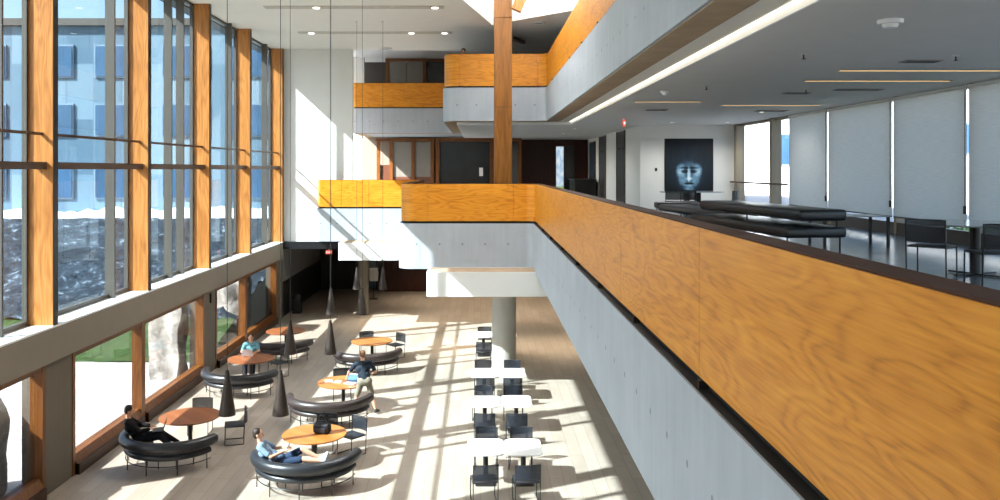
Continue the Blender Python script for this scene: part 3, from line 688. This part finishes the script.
def round_table(label, loc, top, r=.72, proto={}):
    key = (top, r)
    if key in proto: return copy_tree(proto[key], loc, 0, label)
    t = thing('round_table', label, 'table', loc, 0, 'round wooden tables')
    MB().lathe([(0,.70),(r-.03,.70),(r,.72),(r,.735),(r-.008,.742),(0,.742)], 56).build('tabletop', M[top], t, True)
    MB().lathe([(.055,.03),(.05,.06),(.05,.66),(.16,.70)], 20).build('pedestal', M['black'], t, True)
    MB().lathe([(0,0),(.36,0),(.36,.012),(.06,.03),(0,.03)], 36).build('base', M['black'], t, True)
    proto[key] = t; return t
def arc(r, a0=-80, a1=80, n=36):
    out = []
    for i in range(n+1):
        a = math.radians(a0+(a1-a0)*i/n); out.append((r*math.sin(a), -r*math.cos(a)))
    return out
def curved_sofa(label, loc, rz, mat='leather', proto={}):
    if mat in proto: return copy_tree(proto[mat], loc, rz, label)
    t = thing('curved_sofa', label, 'sofa', loc, rz, 'curved sofas around the tables')
    def sect(hw, z0, z1, k=5):      # rounded section
        r = min(hw, (z1-z0)/2); out = []
        for cx, cz, a0 in ((hw-r, z1-r, 0), (-hw+r, z1-r, 90), (-hw+r, z0+r, 180), (hw-r, z0+r, 270)):
            for i in range(k+1):
                a = math.radians(a0+90*i/k); out.append((cx+r*math.cos(a), cz+r*math.sin(a)))
        return out
    s = MB(); s.sweep(sect(.29,.32,.46), arc(.80)); s.build('seat', M[mat], t, True)
    b = MB(); p = arc(1.08, -83, 83)
    n = len(p); secs = []
    b.sweep(sect(.115,.50,.74), p)
    for q in (p[0], p[-1]): b.ellipsoid((q[0],q[1],.62), .115,.115,.12)
    b.build('backrest', M[mat], t, True)
    MB().tube([(x,y,.2) for x,y in arc(1.05)], .011, 6).build('lower_rail', M['black'], t, True)
    MB().tube([(x,y,.325) for x,y in arc(.6)], .011, 6).build('seat_rail', M['black'], t, True)
    for a in (-74,-37,0,37,74):
        a = math.radians(a); sx, sy = math.sin(a), -math.cos(a)
        MB().tube([(1.05*sx,1.05*sy,0),(1.05*sx,1.05*sy,.6)], .012, 6).build('leg', M['black'], t, True)
        MB().tube([(.62*sx,.62*sy,0),(.62*sx,.62*sy,.34)], .012, 6).build('leg', M['black'], t, True)
    proto[mat] = t; return t

# six seating groups: table xy, sofa xy, sofa rotation
A=(-3.75,18.75); B=(-7.03,20.1); Cc=(-7.25,26.2); D=(-3.85,23.3); Ee=(-7.2,30.7); Ff=(-3.78,28.9)
round_table('round orange wooden table with a black bag on it', (*A,0), 'tabletop')
round_table('round orange wooden table with papers, beside the standing person', (*D,0), 'tabletop')
round_table('empty round orange wooden table, furthest in the sunlit row', (*Ff,0), 'tabletop')
round_table('round brown wooden table nearest the big window, by the person with a laptop', (*B,0), 'tabletop_dark')
round_table('round brown wooden table where the teal shirted person sits', (*Cc,0), 'tabletop_dark')
round_table('empty round brown wooden table, furthest along the window wall', (*Ee,0), 'tabletop_dark')
SA=(-3.73,17.87); SB=(-7.05,19.15); SCc=(-7.2,25.1); SD=(-4.02,22.3); SE=(-7.05,29.5); SF=(-3.8,27.85)
curved_sofa('curved black leather sofa with a person in a pale blue shirt lying on it', (*SA,0), math.radians(3))
curved_sofa('curved black leather sofa nearest the big window, under the person in black', (*SB,0), math.radians(-14))
curved_sofa('curved black leather sofa in front of the teal shirted person', (*SCc,0), math.radians(-8))
curved_sofa('curved dark brown sofa beside the standing person', (*SD,0), 0, 'leather_brown')
curved_sofa('curved dark brown sofa furthest along the window wall', (*SE,0), math.radians(-6), 'leather_brown')
curved_sofa('curved dark brown sofa by the furthest sunlit round table', (*SF,0), math.radians(4), 'leather_brown')
g = 'mesh chairs at the round tables'
for lab, x, y, r in (
  ('dark chair behind the table with the black bag, left one', A[0]+.05, A[1]+1.0, 176),
  ('dark chair behind the table with the black bag, right one', A[0]+.72, A[1]+.82, 140),
  ('dark chair against the window, behind the nearest brown table', B[0]-.1, B[1]+1.02, 184),
  ('dark chair at the right side of the nearest brown table', B[0]+1.0, B[1]+.3, 106),
  ('dark chair behind the table with papers', D[0]-.2, D[1]+1.0, 190),
  ('dark chair behind the furthest sunlit round table, left one', Ff[0]-.3, Ff[1]+1.0, 195),
  ('dark chair behind the furthest sunlit round table, right one', Ff[0]+.75, Ff[1]+.75, 135),
  ('dark chair under the teal shirted person', Cc[0]-.25, Cc[1]+.98, 190),
  ('dark chair right of the table where the teal shirted person sits', Cc[0]+.7, Cc[1]+.75, 138)):
    add_chair(lab, (x,y,0), R(r), g)

# white tables in rows
def white_table(label, loc, proto=[None]):
    if proto[0]: return copy_tree(proto[0], loc, 0, label)
    t = thing('white_table', label, 'table', loc, 0, 'white tables in two columns')
    MB().prism(rounded([(0,-.53),(.39,-.53),(.39,.53),(-.39,.53),(-.39,-.53),(0,-.53)], [0,.16,.16,.16,.16,0])[:-1], .715, .745, .006).build('tabletop', M['white_top'], t)
    MB().cyl((0,0), .055, .015, .715, 16).build('pedestal', M['black'], t, True)
    MB().prism(rounded([(0,-.3),(.22,-.3),(.22,.3),(-.22,.3),(-.22,-.3),(0,-.3)], [0,.06,.06,.06,.06,0])[:-1], 0, .016).build('base', M['black'], t)
    proto[0] = t; return t
rows = [(17.84, 'closest to the camera'), (21.37, 'in the second row'), (24.35, 'just before the concrete column'), (30.0, 'behind the concrete column')]
for i, (d, ph) in enumerate(rows):
    for sx, x in (('left', .11), ('right', .92)):
        white_table('white rounded table, %s one of the pair %s' % (sx, ph), (x, d, 0))
g = 'mesh chairs at the white tables'
near = [16.75, 20.25, 23.65, 28.5]; far = [18.72, 22.32, 25.35, 30.75]
for i, (d, ph) in enumerate(rows):
    for sx, x in (('left', .11), ('right', .92)):
        if i == 3 and sx == 'right': continue
        j = random.uniform(-.12,.12)
        add_chair('black mesh chair, near end of the %s white table %s' % (sx, ph), (x+random.uniform(-.05,.05), near[i], 0), (.16 if i == 0 else .0)+j*.6, g)
        add_chair('black mesh chair, far end of the %s white table %s' % (sx, ph), (x+random.uniform(-.05,.05), far[i], 0), PI+j, g)

# cone pendants
def pendant(label, x, y, proto=[None]):
    if proto[0]: return copy_tree(proto[0], (x,y,2.37), 0, label)
    t = thing('cone_pendant', label, 'pendant lamp', (x,y,2.37), 0, 'cone pendant lamps')
    MB().lathe([(.02,.79),(.03,.785),(.145,.02),(.148,0),(.14,0),(.024,.76)], 32).build('lamp_shade', M['cone'], t, True)
    MB().lathe([(0,.06),(.06,.05),(.085,.09),(.05,.16),(0,.18)], 20).build('bulb', M['lampin'], t, True)
    MB().tube([(0,0,.78),(0,0,ZC-2.37-.02)], .006, 6).build('cable', M['black'], t, True)
    MB().lathe([(0,ZC-2.37-.04),(.05,ZC-2.37-.035),(.06,ZC-2.37)], 20).build('ceiling_canopy', M['plaster'], t, True)
    proto[0] = t; return t
pl = ['cone pendant lamp nearest the camera, left of its pair, by the big window', 'cone pendant lamp nearest the camera, right of its pair', 'cone pendant lamp of the second pair, by the furthest brown table', 'cone pendant lamp of the second pair, beside the furthest sunlit sofa',
      'cone pendant lamp of the third pair, in the dark back area', 'cone pendant lamp of the third pair, in front of the slim dark column', 'pale cone pendant lamp of the furthest pair, left of the slim dark column', 'pale cone pendant lamp of the furthest pair, right of the slim dark column']
k = 0
for d in (14.65, 19.5, 24.8, 30.0):
    for x in (-4.47, -3.53): pendant(pl[k], x, d); k += 1

# ------------------------------------------------------------------ people
def hand(mb, w, dirv, up, side=1, L=.17, curl=.5):
    w = Vector(w); d = Vector(dirv).normalized(); u = Vector(up).normalized(); s = d.cross(u).normalized()*side; u = (s.cross(d)*side).normalized()
    palm = w+d*.05
    for q in (-1,-.33,.33,1): mb.cap(w+s*.012*q, w+d*.085+s*.028*q, .018, .014, 8)
    for q, fl in zip((-1,-.33,.33,1), (.062,.076,.082,.07)):
        a = w+d*.088+s*.030*q; b = a+d*fl*.5-u*fl*.18*curl; c = b+d*fl*.42-u*fl*.42*curl
        mb.cap(a,b,.0095,.009,8); mb.cap(b,c,.009,.0075,8)
    a = w+d*.03+s*.03; b = a+s*.035+d*.03-u*.01; mb.cap(a,b,.0125,.011,8); mb.cap(b,b+d*.032+s*.008-u*.01,.011,.009,8)
def solid(mb, name, mat, parent, vox=.008, smooth=4):
    o = mb.build(name, mat); m = o.modifiers.new('r','REMESH'); m.mode = 'VOXEL'; m.voxel_size = vox
    s = o.modifiers.new('s','SMOOTH'); s.iterations = smooth; s.factor = .5
    bpy.context.view_layer.update()
    me = bpy.data.meshes.new_from_object(o.evaluated_get(bpy.context.evaluated_depsgraph_get())); old = o.data; o.modifiers.clear(); o.data = me; bpy.data.meshes.remove(old); me.name = name
    me.materials.clear(); me.materials.append(mat); me.shade_smooth(); o.parent = parent; return o
def person(label, loc, rz, J, shirt, bottoms, hair, shoe, long_legs=False, long_sleeves=False, gaze=(0,1,0)):
    """J: joints in the person's frame (x right, y forward, z up)"""
    V = {k: Vector(v) for k, v in J.items()}
    t = thing('person', label, 'person', loc, rz)
    b = MB(); P, Ch, N, H = V['pelvis'], V['chest'], V['neck'], V['head']
    gz = Vector(gaze).normalized(); upv = (H-N).normalized(); sd = gz.cross(upv).normalized(); gz = upv.cross(sd).normalized()
    R3 = Matrix((sd, gz, upv)).transposed().to_4x4()
    HM = Matrix.Translation(H) @ R3
    mid = P.lerp(Ch,.5)
    axis = (V['shR']-V['shL']).normalized(); hax = (V['hipR']-V['hipL']).normalized()
    def torso(mb, e):
        mb.cap(P-hax*.075, P+hax*.075, .112+e, .112+e); mb.cap(mid-hax*.06, mid+hax*.06, .098+e, .098+e); mb.cap(Ch-axis*.085, Ch+axis*.085, .105+e, .105+e)
        mb.cap(P, mid, .115+e, .108+e); mb.cap(mid, Ch, .108+e, .112+e); mb.cap(V['shL']+axis*.03, V['shR']-axis*.03, .062+e, .062+e); mb.cap(Ch, (V['shL']+V['shR'])/2, .1+e, .075+e)
    torso(b, 0)
    b.cap((V['shL']+V['shR'])/2, H-upv*.05, .062, .052)
    t2 = MB(); t2.ellipsoid((0,.0,.015), .076,.096,.112); t2.ellipsoid((0,.028,-.055), .055,.062,.062); t2.cap((0,.088,.012),(0,.112,-.022),.01,.014,8)
    for sx in (-1,1): t2.ellipsoid((.078*sx,-.005,-.01), .012,.022,.032)
    t2.cap((-.02,.088,-.062),(.02,.088,-.062),.008,.008,6); b.merge(t2, HM)
    for s, sg in (('L',-1),('R',1)):
        sh, el, wr = V['sh'+s], V['el'+s], V['wr'+s]; hp, kn, an, to = V['hip'+s], V['kn'+s], V['an'+s], V['toe'+s]
        b.cap(sh, el, .05, .038); b.cap(el, wr, .038, .026)
        hd = V.get('hd'+s, (wr-el).normalized()); hand(b, wr, hd, Vector((0,.3,1)) if abs(hd.z) < .8 else Vector((0,1,0)), -sg)
        b.cap(hp, kn, .082, .056); b.cap(kn, kn.lerp(an,.35), .054, .056); b.cap(kn.lerp(an,.35), an, .056, .036); b.cap(an, to, .036, .026)
    solid(b, 'body', M['skin'], t)
    s = MB(); torso(s, .016)
    for q in 'LR':
        sh, el, wr = V['sh'+q], V['el'+q], V['wr'+q]
        e = el if long_sleeves else sh.lerp(el,.72); s.cap(sh, e, .066, .058)
        if long_sleeves: s.cap(el, el.lerp(wr,.9), .055, .042)
    solid(s, 'shirt', shirt, t, .011)
    s = MB(); s.cap(P-hax*.075, P+hax*.075, .134, .134)
    for q in 'LR':
        hp, kn, an = V['hip'+q], V['kn'+q], V['an'+q]
        s.cap(hp, kn if long_legs else hp.lerp(kn,.84), .1, .078)
        if long_legs: s.cap(kn, kn.lerp(an,.93), .075, .052)
    solid(s, 'trousers' if long_legs else 'shorts', bottoms, t, .011)
    for q in 'LR':
        an, to = V['an'+q], V['toe'+q]; s = MB(); dd = (to-an).normalized()
        s.cap(an-dd*.03, to+dd*.02, .047, .04); s.cap(an, an.lerp(V['kn'+q],.12), .046,.044); solid(s, 'shoe', shoe, t, .011)
    h = MB(); t2 = MB(); t2.ellipsoid((0,-.022,.045), .088,.098,.095); t2.ellipsoid((0,-.045,.0), .08,.07,.085); h.merge(t2, HM); solid(h, 'hair', hair, t, .011)
    e = MB(); t2 = MB()
    for sx in (-1,1): t2.ellipsoid((.03*sx,.09,.015), .011,.009,.008, u=8, v=6)
    e.merge(t2, HM); e.build('eyes', plain('eye_dark', srgb(40,30,26), .3), t, True)
    return t
cloth = lambda n, c: plain(n, c, .85, .12, 25, .15)
hairD = plain('dark_brown_hair', srgb(44,30,22), .6, .3, 30); hairB = plain('brown_hair', srgb(112,76,50), .6, .3, 30)
shoeW = plain('pale_shoe', srgb(196,200,204), .6); shoeD = plain('dark_shoe', srgb(40,38,38), .6)

# lying along the curved sofa, frame: y forward (to the legs), x right; person faces +X in the world -> rz = -90
def lounge_pose(knee=.0):
    return dict(pelvis=(0,.08,.58), chest=(0,-.24,.79), neck=(0,-.37,.98), head=(.0,-.38,1.15), shL=(-.18,-.31,.92), shR=(.18,-.31,.92), elL=(-.25,-.05,.77), elR=(.25,-.07,.75), wrL=(-.1,.17,.84), wrR=(.1,.17,.82),
      hipL=(-.09,.12,.57), hipR=(.09,.12,.57), knL=(-.1,.52,.78+knee), knR=(.1,.57,.64), anL=(-.08,.92,.57), anR=(.1,1.01,.59), toeL=(-.08,1.02,.66), toeR=(.1,1.06,.73))
person('person in pale blue shirt and navy shorts lounging on a black sofa with a phone', (-4.28,17.42,0), R(-86), lounge_pose(), cloth('pale_blue_shirt', srgb(120,142,164)), cloth('navy_shorts', srgb(44,58,80)), hairD, shoeW)
P1p = dict(pelvis=(0,0,.58), chest=(0,-.20,.86), neck=(0,-.26,1.04), head=(.02,-.22,1.22), shL=(-.18,-.24,.98), shR=(.18,-.24,.98), elL=(-.24,.0,.80), elR=(.24,.0,.78), wrL=(-.12,.22,.80), wrR=(.12,.22,.79),
  hipL=(-.09,.02,.57), hipR=(.09,.02,.57), knL=(-.1,.45,.62), knR=(.12,.44,.60), anL=(-.06,.84,.36), anR=(.14,.82,.24), toeL=(-.05,.98,.34), toeR=(.14,.97,.2))
person('person in black with dark hair using a laptop on the sofa by the big window', (-7.78,18.95,0), R(-72), P1p, cloth('black_shirt', srgb(26,26,28)), cloth('black_trousers', srgb(28,30,36)), hairD, shoeW, True, True)
P4p = dict(pelvis=(0,0,.55), chest=(0,.04,.86), neck=(0,.06,1.06), head=(0,.10,1.22), shL=(-.19,.05,1.0), shR=(.19,.05,1.0), elL=(-.27,.22,.80), elR=(.27,.22,.80), wrL=(-.12,.44,.79), wrR=(.12,.44,.79),
  hipL=(-.09,.03,.53), hipR=(.09,.03,.53), knL=(-.12,.45,.52), knR=(.12,.45,.52), anL=(-.12,.42,.09), anR=(.12,.42,.09), toeL=(-.13,.58,.05), toeR=(.13,.58,.05))
person('person in a teal shirt seated at the brown table, facing the camera', (Cc[0]-.25,Cc[1]+.95,0), R(188), P4p, cloth('teal_shirt', srgb(92,138,146)), cloth('dark_trousers', srgb(40,44,52)), hairD, shoeD, True, gaze=(0,1,-.4))
P3p = dict(pelvis=(.02,0,.90), chest=(-.03,.12,1.22), neck=(-.04,.17,1.42), head=(-.05,.24,1.57), shL=(-.23,.14,1.34), shR=(.16,.16,1.38), elL=(-.42,.28,1.10), elR=(.32,.12,1.12), wrL=(-.50,.52,.86), wrR=(.27,.36,1.04),
  hipL=(-.08,0,.88), hipR=(.12,0,.89), knL=(-.2,.03,.48), knR=(.22,.06,.48), anL=(-.3,-.08,.08), anR=(.33,-.02,.08), toeL=(-.33,.08,.05), toeR=(.38,.14,.05))
person('person in dark navy t-shirt and khaki shorts standing by a round table', (-3.19,22.72,0), R(6), P3p, cloth('dark_navy_shirt', srgb(38,46,56)), cloth('khaki_shorts', srgb(132,124,108)), hairB, shoeD, gaze=(-.3,1,-.5))
P5p = dict(P3p); P5p.update(pelvis=(0,-.25,.86), chest=(0,-.02,1.12), neck=(0,.08,1.26), head=(0,.16,1.38), shL=(-.19,.02,1.2), shR=(.19,.02,1.2), elL=(-.3,.12,1.06), elR=(.3,.12,1.06), wrL=(-.12,.24,1.0), wrR=(.12,.24,1.0), hipL=(-.09,-.25,.85), hipR=(.09,-.25,.85), knL=(-.1,-.2,.46), knR=(.1,-.2,.46), anL=(-.1,-.3,.08), anR=(.1,-.3,.08), toeL=(-.1,-.15,.05), toeR=(.1,-.15,.05))
person('person with dark hair behind the top gallery balustrade, only the head showing', (-.62,31.75,Z3), R(170), P5p, cloth('grey_shirt', srgb(90,88,86)), cloth('grey_trousers', srgb(60,60,62)), hairD, shoeD, True)

# objects of the people
def laptop(label, loc, rz, shell, scr):
    t = thing('laptop', label, 'laptop', loc, rz)
    MB().rbox(-.165,.165,-.115,.115,0,.018,.005,1).build('keyboard_base', shell, t)
    MB().obox((0,.155,.125), .33, .012, .225, (R(-18),0,0), .004).build('lid', shell, t); MB().obox((0,.147,.123), .30, .004, .19, (R(-18),0,0)).build('screen', scr, t); return t
dk = plain('dark_laptop_shell', srgb(52,60,72), .4); scr = plain('laptop_screen', srgb(60,80,104), .2); lt = plain('pale_laptop_shell', srgb(190,196,202), .4)
laptop('dark open laptop on the lap of the person in black', (-7.42,19.08,.71), R(-72), dk, scr)
laptop('open laptop on the table of the teal shirted person', (Cc[0]-.2,Cc[1]+.38,.743), R(188), lt, scr)
laptop('blue screened laptop on the table beside the standing person', (D[0]+.22,D[1]-.2,.743), R(-20), lt, plain('blue_screen', srgb(84,118,150), .25))
t = thing('mobile_phone', 'dark phone held by the lounging person', 'phone', (-4.03,17.42,.90), R(-86))
MB().obox((0,0,0), .075, .012, .15, (R(-25),0,0), .005).build('phone_case', M['black'], t); MB().obox((0,-.007,.0), .066, .003, .13, (R(-25),0,0)).build('screen', scr, t)
for k, (dx, dy, r) in enumerate(((-.42,.05,12),(-.16,.02,-6))):
    tag(MB().obox((D[0]+dx,D[1]+dy,.7445), .21, .297, .003, (0,0,R(r))).build('paper_sheet', M['white_top']), ('white paper sheet on the left part of the round table by the standing person','white paper sheet between the other sheet and the laptop')[k], 'paper')
t = thing('duffel_bag', 'black bag standing on the nearest orange round table', 'bag', (A[0]+.17,A[1]+.02,.742), R(-12))
b = MB(); b.rbox(-.2,.2,-.11,.11,0,.24,.07,4); b.ellipsoid((0,0,.22), .17,.09,.07); b.build('bag_body', plain('black_nylon', srgb(26,26,30), .55, .3, 10), t, True)
for y in (-.07,.07): MB().tube([(-.11,y,.2),(-.1,y*.8,.34),(-.04,y*.5,.4),(.04,y*.5,.4),(.1,y*.8,.34),(.11,y,.2)], .012, 8).build('handle', M['black'], t, True)
MB().rbox(-.13,.13,-.135,-.1,.03,.15,.02,2).build('front_pocket', plain('pocket_nylon', srgb(36,36,42), .5), t, True)

# back of the hall: sign stand, bin
t = thing('sign_stand', 'pale notice board on a black stand, back of the hall', 'sign stand', (-5.53,43.0,0))
MB().cyl((0,0), .22, 0, .02, 24).build('base', M['black'], t); MB().cyl((0,0), .018, .02, 1.0, 10).build('pole', M['black'], t); MB().rbox(-.22,.22,-.02,.02,.92,1.6,.01,1).build('sign_board', M['plaster'], t)
t = thing('waste_bin', 'dark waste bin with a rounded hood by the dark left wall', 'bin', (-8.55,38.7,0))
MB().rbox(-.19,.19,-.19,.19,0,.7,.03,2).build('bin_body', plain('bin_grey', srgb(30,30,32), .5), t); MB().lathe([(.2,.7),(.2,.78),(.15,.88),(0,.92)], 24).build('hood', M['black'], t, True)
tag(MB().rbox(XW+.02,XW+.07,27.3,27.45,2.3,2.6,.01,1).build('mounted_call_box', M['black']), 'small dark box on the further concrete pier', 'wall box')

# ------------------------------------------------------------------ lounge furniture (middle level)
g = 'mesh chairs of the lounge'
add_chair('dark mesh chair standing alone behind the wood balustrade, right', (6.2,11.42,Z2), R(-46), g)
add_chair('dark mesh chair cut by the right edge, at the round lounge table', (6.53,10.55,Z2), R(-4), g)
add_chair('dark chair under the portrait, left of its neighbour', (6.35,27.35,Z2), R(-12), g)
add_chair('dark chair under the portrait, in front of the pale table pedestals', (6.85,27.3,Z2), R(-18), g)
add_chair('dark chair beside the clear lounge window, turned sideways', (7.95,26.6,Z2), R(50), g)
t = thing('lounge_table', 'round pale table with black pedestal at the right edge', 'table', (7.02,11.78,Z2))
MB().lathe([(0,.72),(.79,.72),(.8,.73),(.8,.742),(0,.745)], 48).build('tabletop', M['glass_top'], t, True); MB().cyl((0,0), .07, .03, .72, 18).build('pedestal', M['black'], t, True)
for k in range(4): MB().obox((.2*math.cos(k*PI/2+.4), .2*math.sin(k*PI/2+.4), .02), .42, .06, .025, (0,0,k*PI/2+.4), .008).build('foot', M['black'], t)
t = thing('long_table', 'long pale table with two black pedestals under the portrait', 'table', (7.2,28.3,Z2))
MB().prism(rounded([(0,-.4),(1.05,-.4),(1.05,.4),(-1.05,.4),(-1.05,-.4),(0,-.4)], [0,.2,.2,.2,.2,0])[:-1], .72, .745, .006).build('tabletop', M['glass_top'], t)
for x in (-.18,.2): MB().rbox(x-.09,x+.09,-.12,.12,.02,.72,.02).build('pedestal', M['black'], t); 
MB().rbox(-.4,.42,-.25,.25,0,.02,.006,1).build('base', M['black'], t)
def slab_sofa(label, loc, rz, w, L, back):
    t = thing('lounge_bench', label, 'bench', loc, rz)
    MB().rbox(-w/2,w/2,-L/2,L/2,.29,.48,.06,4).build('seat', M['leather'], t, True)
    if back: MB().rbox(-w/2+.25,w/2,-L/2,L/2,.59,.79,.06,4).build('backrest', M['leather'], t, True)
    for sx in (-1,1):
        for sy in (-1,1):
            MB().tube([(sx*(w/2-.08),sy*(L/2-.12),0),(sx*(w/2-.08),sy*(L/2-.12),.32)], .016, 8).build('leg', M['black'], t, True)
            if back and sx > 0: MB().tube([(w/2-.1,sy*(L/2-.2),.44),(w/2-.1,sy*(L/2-.2),.62)], .016, 8).build('back_support', M['black'], t, True)
    if back: MB().tube([(-w/2+.34,0,.44),(-w/2+.34,0,.62)], .016, 8).build('back_support', M['black'], t, True)
    MB().tube([(-w/2+.08,-L/2+.12,.3),(w/2-.08,-L/2+.12,.3)], .014, 8).build('frame_rail', M['black'], t, True)
    return t
slab_sofa('long black leather sofa behind the wood balustrade, with raised back slab', (5.65,16.9,Z2), R(7), 1.15, 4.6, True)
slab_sofa('black leather bench below the portrait, at the far end of the long sofa', (6.0,22.3,Z2), R(9), .9, 4.4, False)
slab_sofa('short black leather bench in front of the chairs under the portrait', (6.15,25.9,Z2), 0, 1.35, .7, False)
t = thing('coffee_table', 'low glass coffee table with black legs behind the long sofa', 'coffee table', (7.35,16.6,Z2))
MB().rbox(-.65,.65,-.4,.4,.57,.59,.006,1).build('tabletop', M['glass_top'], t)
for sx in (-1,1):
    for sy in (-1,1): MB().box(sx*.62-.025,sx*.62+.025,sy*.37-.025,sy*.37+.025,0,.57).build('leg', M['black'], t)

# ------------------------------------------------------------------ outdoors
struct(MB().box(-70, XG-.1, -30, 29, -.25, -.02).build('ground_paving', M['pave']), 'pale paving outside the left windows', 'paving')
def terrain(name, x0, x1, y0, y1, nx, ny, fn, mat):
    mb = MB(); V = [[mb.bm.verts.new((x0+(x1-x0)*i/nx, y0+(y1-y0)*j/ny, fn(x0+(x1-x0)*i/nx, y0+(y1-y0)*j/ny))) for i in range(nx+1)] for j in range(ny+1)]
    for j in range(ny):
        for i in range(nx): mb.bm.faces.new((V[j][i], V[j][i+1], V[j+1][i+1], V[j+1][i]))
    return mb.build(name, mat, None, True)
rn = random.Random(3)
tag(terrain('grass', -60, XG-.3, 28.9, 32.5, 60, 8, lambda x,y: (y-29)*.26+rn.uniform(-.06,.06), M['grass']), 'strip of green grass beyond the paving, outside the left windows', 'grass', None, 'stuff')
struct(terrain('hill', -70, XG-.3, 32.3, 75, 90, 60, lambda x,y: min((y-29)*.25, 4.35)+rn.uniform(-.25,.25), M['bank']), 'snowy rubble bank outside the left windows', 'bank')
def boulder(label, c, sx, sy, sz, seed, group=None):
    r = random.Random(seed); mb = MB(); bmesh.ops.create_cube(mb.bm, size=1)
    bmesh.ops.subdivide_edges(mb.bm, edges=mb.bm.edges[:], cuts=9, use_grid_fill=True)
    ph = [r.uniform(0,6) for _ in range(9)]
    for v in mb.bm.verts:
        x, y, z = v.co; k = 1-.10*(max(abs(x),abs(y))*2)**6*(abs(z)*2)**4
        q = .05*math.sin(9*x+ph[0]+4*z)+.045*math.sin(11*z+ph[1]+3*y)+.03*math.sin(17*y+ph[2]+7*x)+r.uniform(-.018,.018)
        v.co = ((x*k*(1+q)+q*.4)*sx, (y*k*(1-q)+q*.3)*sy, (z+.5)*(1+q*.25*(z+.5))*sz)
    o = mb.build('boulder', M['stone'], None, True); o.location = c; return tag(o, label, 'boulder', group)
boulder('tall pale stone block outside the ground floor window, by the further pier', (-10.1,26.9,-.1), 1.0, .8, 2.5, 1)
boulder('big pale boulder outside the ground floor window at the far left edge', (-10.6,16.1,-.15), 1.6, 2.2, 2.4, 5)
boulder('rough boulder outside the furthest ground floor window', (-10.2,33.8,-.1), 1.2, 1.6, 2.6, 9)
# neighbouring building, far left outside
def panel_wall():
    t = NT('blue_grey_cladding'); s = t.sep(t.pos()); a = t.math('FRACT', t.math('DIVIDE', s[0], 1.6)); l = t.math('LESS_THAN', a, .06)
    n = t.noise(t.comb(t.math('FLOOR', t.math('DIVIDE', s[0], 1.6)), 0, t.math('FLOOR', t.math('DIVIDE', s[2], 3.2))), 3.7, 0)
    c = t.ramp(n, [(.3, srgb(70,96,114)), (.5, srgb(96,122,138)), (.7, srgb(126,146,158))]); return t.done(t.mix(l, c, srgb(90,110,126)), .6, .3)
t = thing('office_building', 'blue grey office building seen through the tall left windows', 'building', (0,0,0))
MB().box(-75,-11.5,48,66,2,15.0).build('facade', panel_wall(), t); MB().box(-75.3,-11.2,47.7,66.3,15.0,15.4).build('parapet', M['steel'], t)
dg_ = plain('office_window_glass', srgb(52,86,116), .12, .25, .4, .6, obj=False)
for lv, z in enumerate((5.0, 8.6, 12.0)):
    for k in range(16):
        x = -73+k*3.9; f = MB().box(x,x+2.7,47.9,48.02,z,z+1.9).build('office_window', M['win_frame'], t); MB().box(x+.08,x+2.62,47.86,47.9,z+.08,z+1.82).build('pane', dg_, f)
# outside on the right
struct(MB().box(XR+.3, 60, -30, 120, Z2-.5, Z2-.15).build('ground_terrace', M['pave']))
t = thing('neighbour_building', 'pale building seen through the clear lounge window', 'building', (0,0,0))
MB().box(21,48,62,75,Z2-.2,E+9).build('facade', plain('pale_facade', srgb(196,202,206), .7, .05, .5, obj=False), t)
for k in range(5): MB().box(22+k*4.6,25.4+k*4.6,61.9,62.0,E+.4+(k%2)*.8,E+2.6+(k%2)*.8).build('pane', dg_, t)
for k, (x, y) in enumerate(((11.2,15.3),(11.3,11.8),(11.1,19.0))):
    rr = random.Random(k); mb = MB()
    for q in range(60):
        a = rr.uniform(0,2*PI); h = rr.uniform(0,1); mb.ellipsoid((rr.gauss(0,.25), rr.gauss(0,.45), .1+h*.32), .09,.05,.03, (rr.uniform(-1,1),rr.uniform(-1,1),a), 6, 4)
    o = mb.build('shrub', plain('green_shrub', srgb(112,150,70), .8, .4, 8, .2)); o.location = (x,y,Z2-.16)
    tag(o, ('low green shrub outside, below the blind behind the lone chair','low green shrub outside, right of the lone lounge chair','low green shrub outside, behind the coffee table')[k], 'shrub')

# ------------------------------------------------------------------ light
w = bpy.data.worlds.new('sky'); SC.world = w; w.use_nodes = True; nt_ = w.node_tree
bg = nt_.nodes['Background']; sky = nt_.nodes.new('ShaderNodeTexSky'); sky.sky_type = 'NISHITA'; sky.sun_disc = False; sky.sun_elevation = R(39); sky.sun_rotation = R(241.5); sky.air_density = 1.0; sky.dust_density = 2.5; sky.ozone_density = 1.0
nt_.links.new(sky.outputs[0], bg.inputs[0]); bg.inputs[1].default_value = .56
sl = bpy.data.lights.new('sun', 'SUN'); sl.energy = 32; sl.angle = R(.5); sl.color = (1,.97,.93)
so = bpy.data.objects.new('sun', sl); C.objects.link(so); so.rotation_euler = Vector((.81,.42,-.75)).to_track_quat('-Z','Y').to_euler(); so.location = (-30,-10,40)

cam = bpy.data.cameras.new('camera'); co = bpy.data.objects.new('camera', cam); C.objects.link(co)
co.location = (0,0,E); co.rotation_euler = (PI/2,0,0); cam.sensor_width = 36; cam.sensor_fit = 'HORIZONTAL'; cam.lens = F/1000*36
cam.shift_x = .0195; cam.shift_y = -.0805; cam.clip_end = 500; cam.clip_start = .05
SC.camera = co
SC.view_settings.view_transform = 'Standard'; SC.view_settings.look = 'None'; SC.view_settings.gamma = 1; SC.view_settings.use_curve_mapping = False
SC.view_settings.exposure = 0.3
SC.cycles.use_denoising = True; SC.cycles.max_bounces = 10; SC.cycles.diffuse_bounces = 8; SC.cycles.transparent_max_bounces = 24
SC.cycles.sample_clamp_indirect = 8
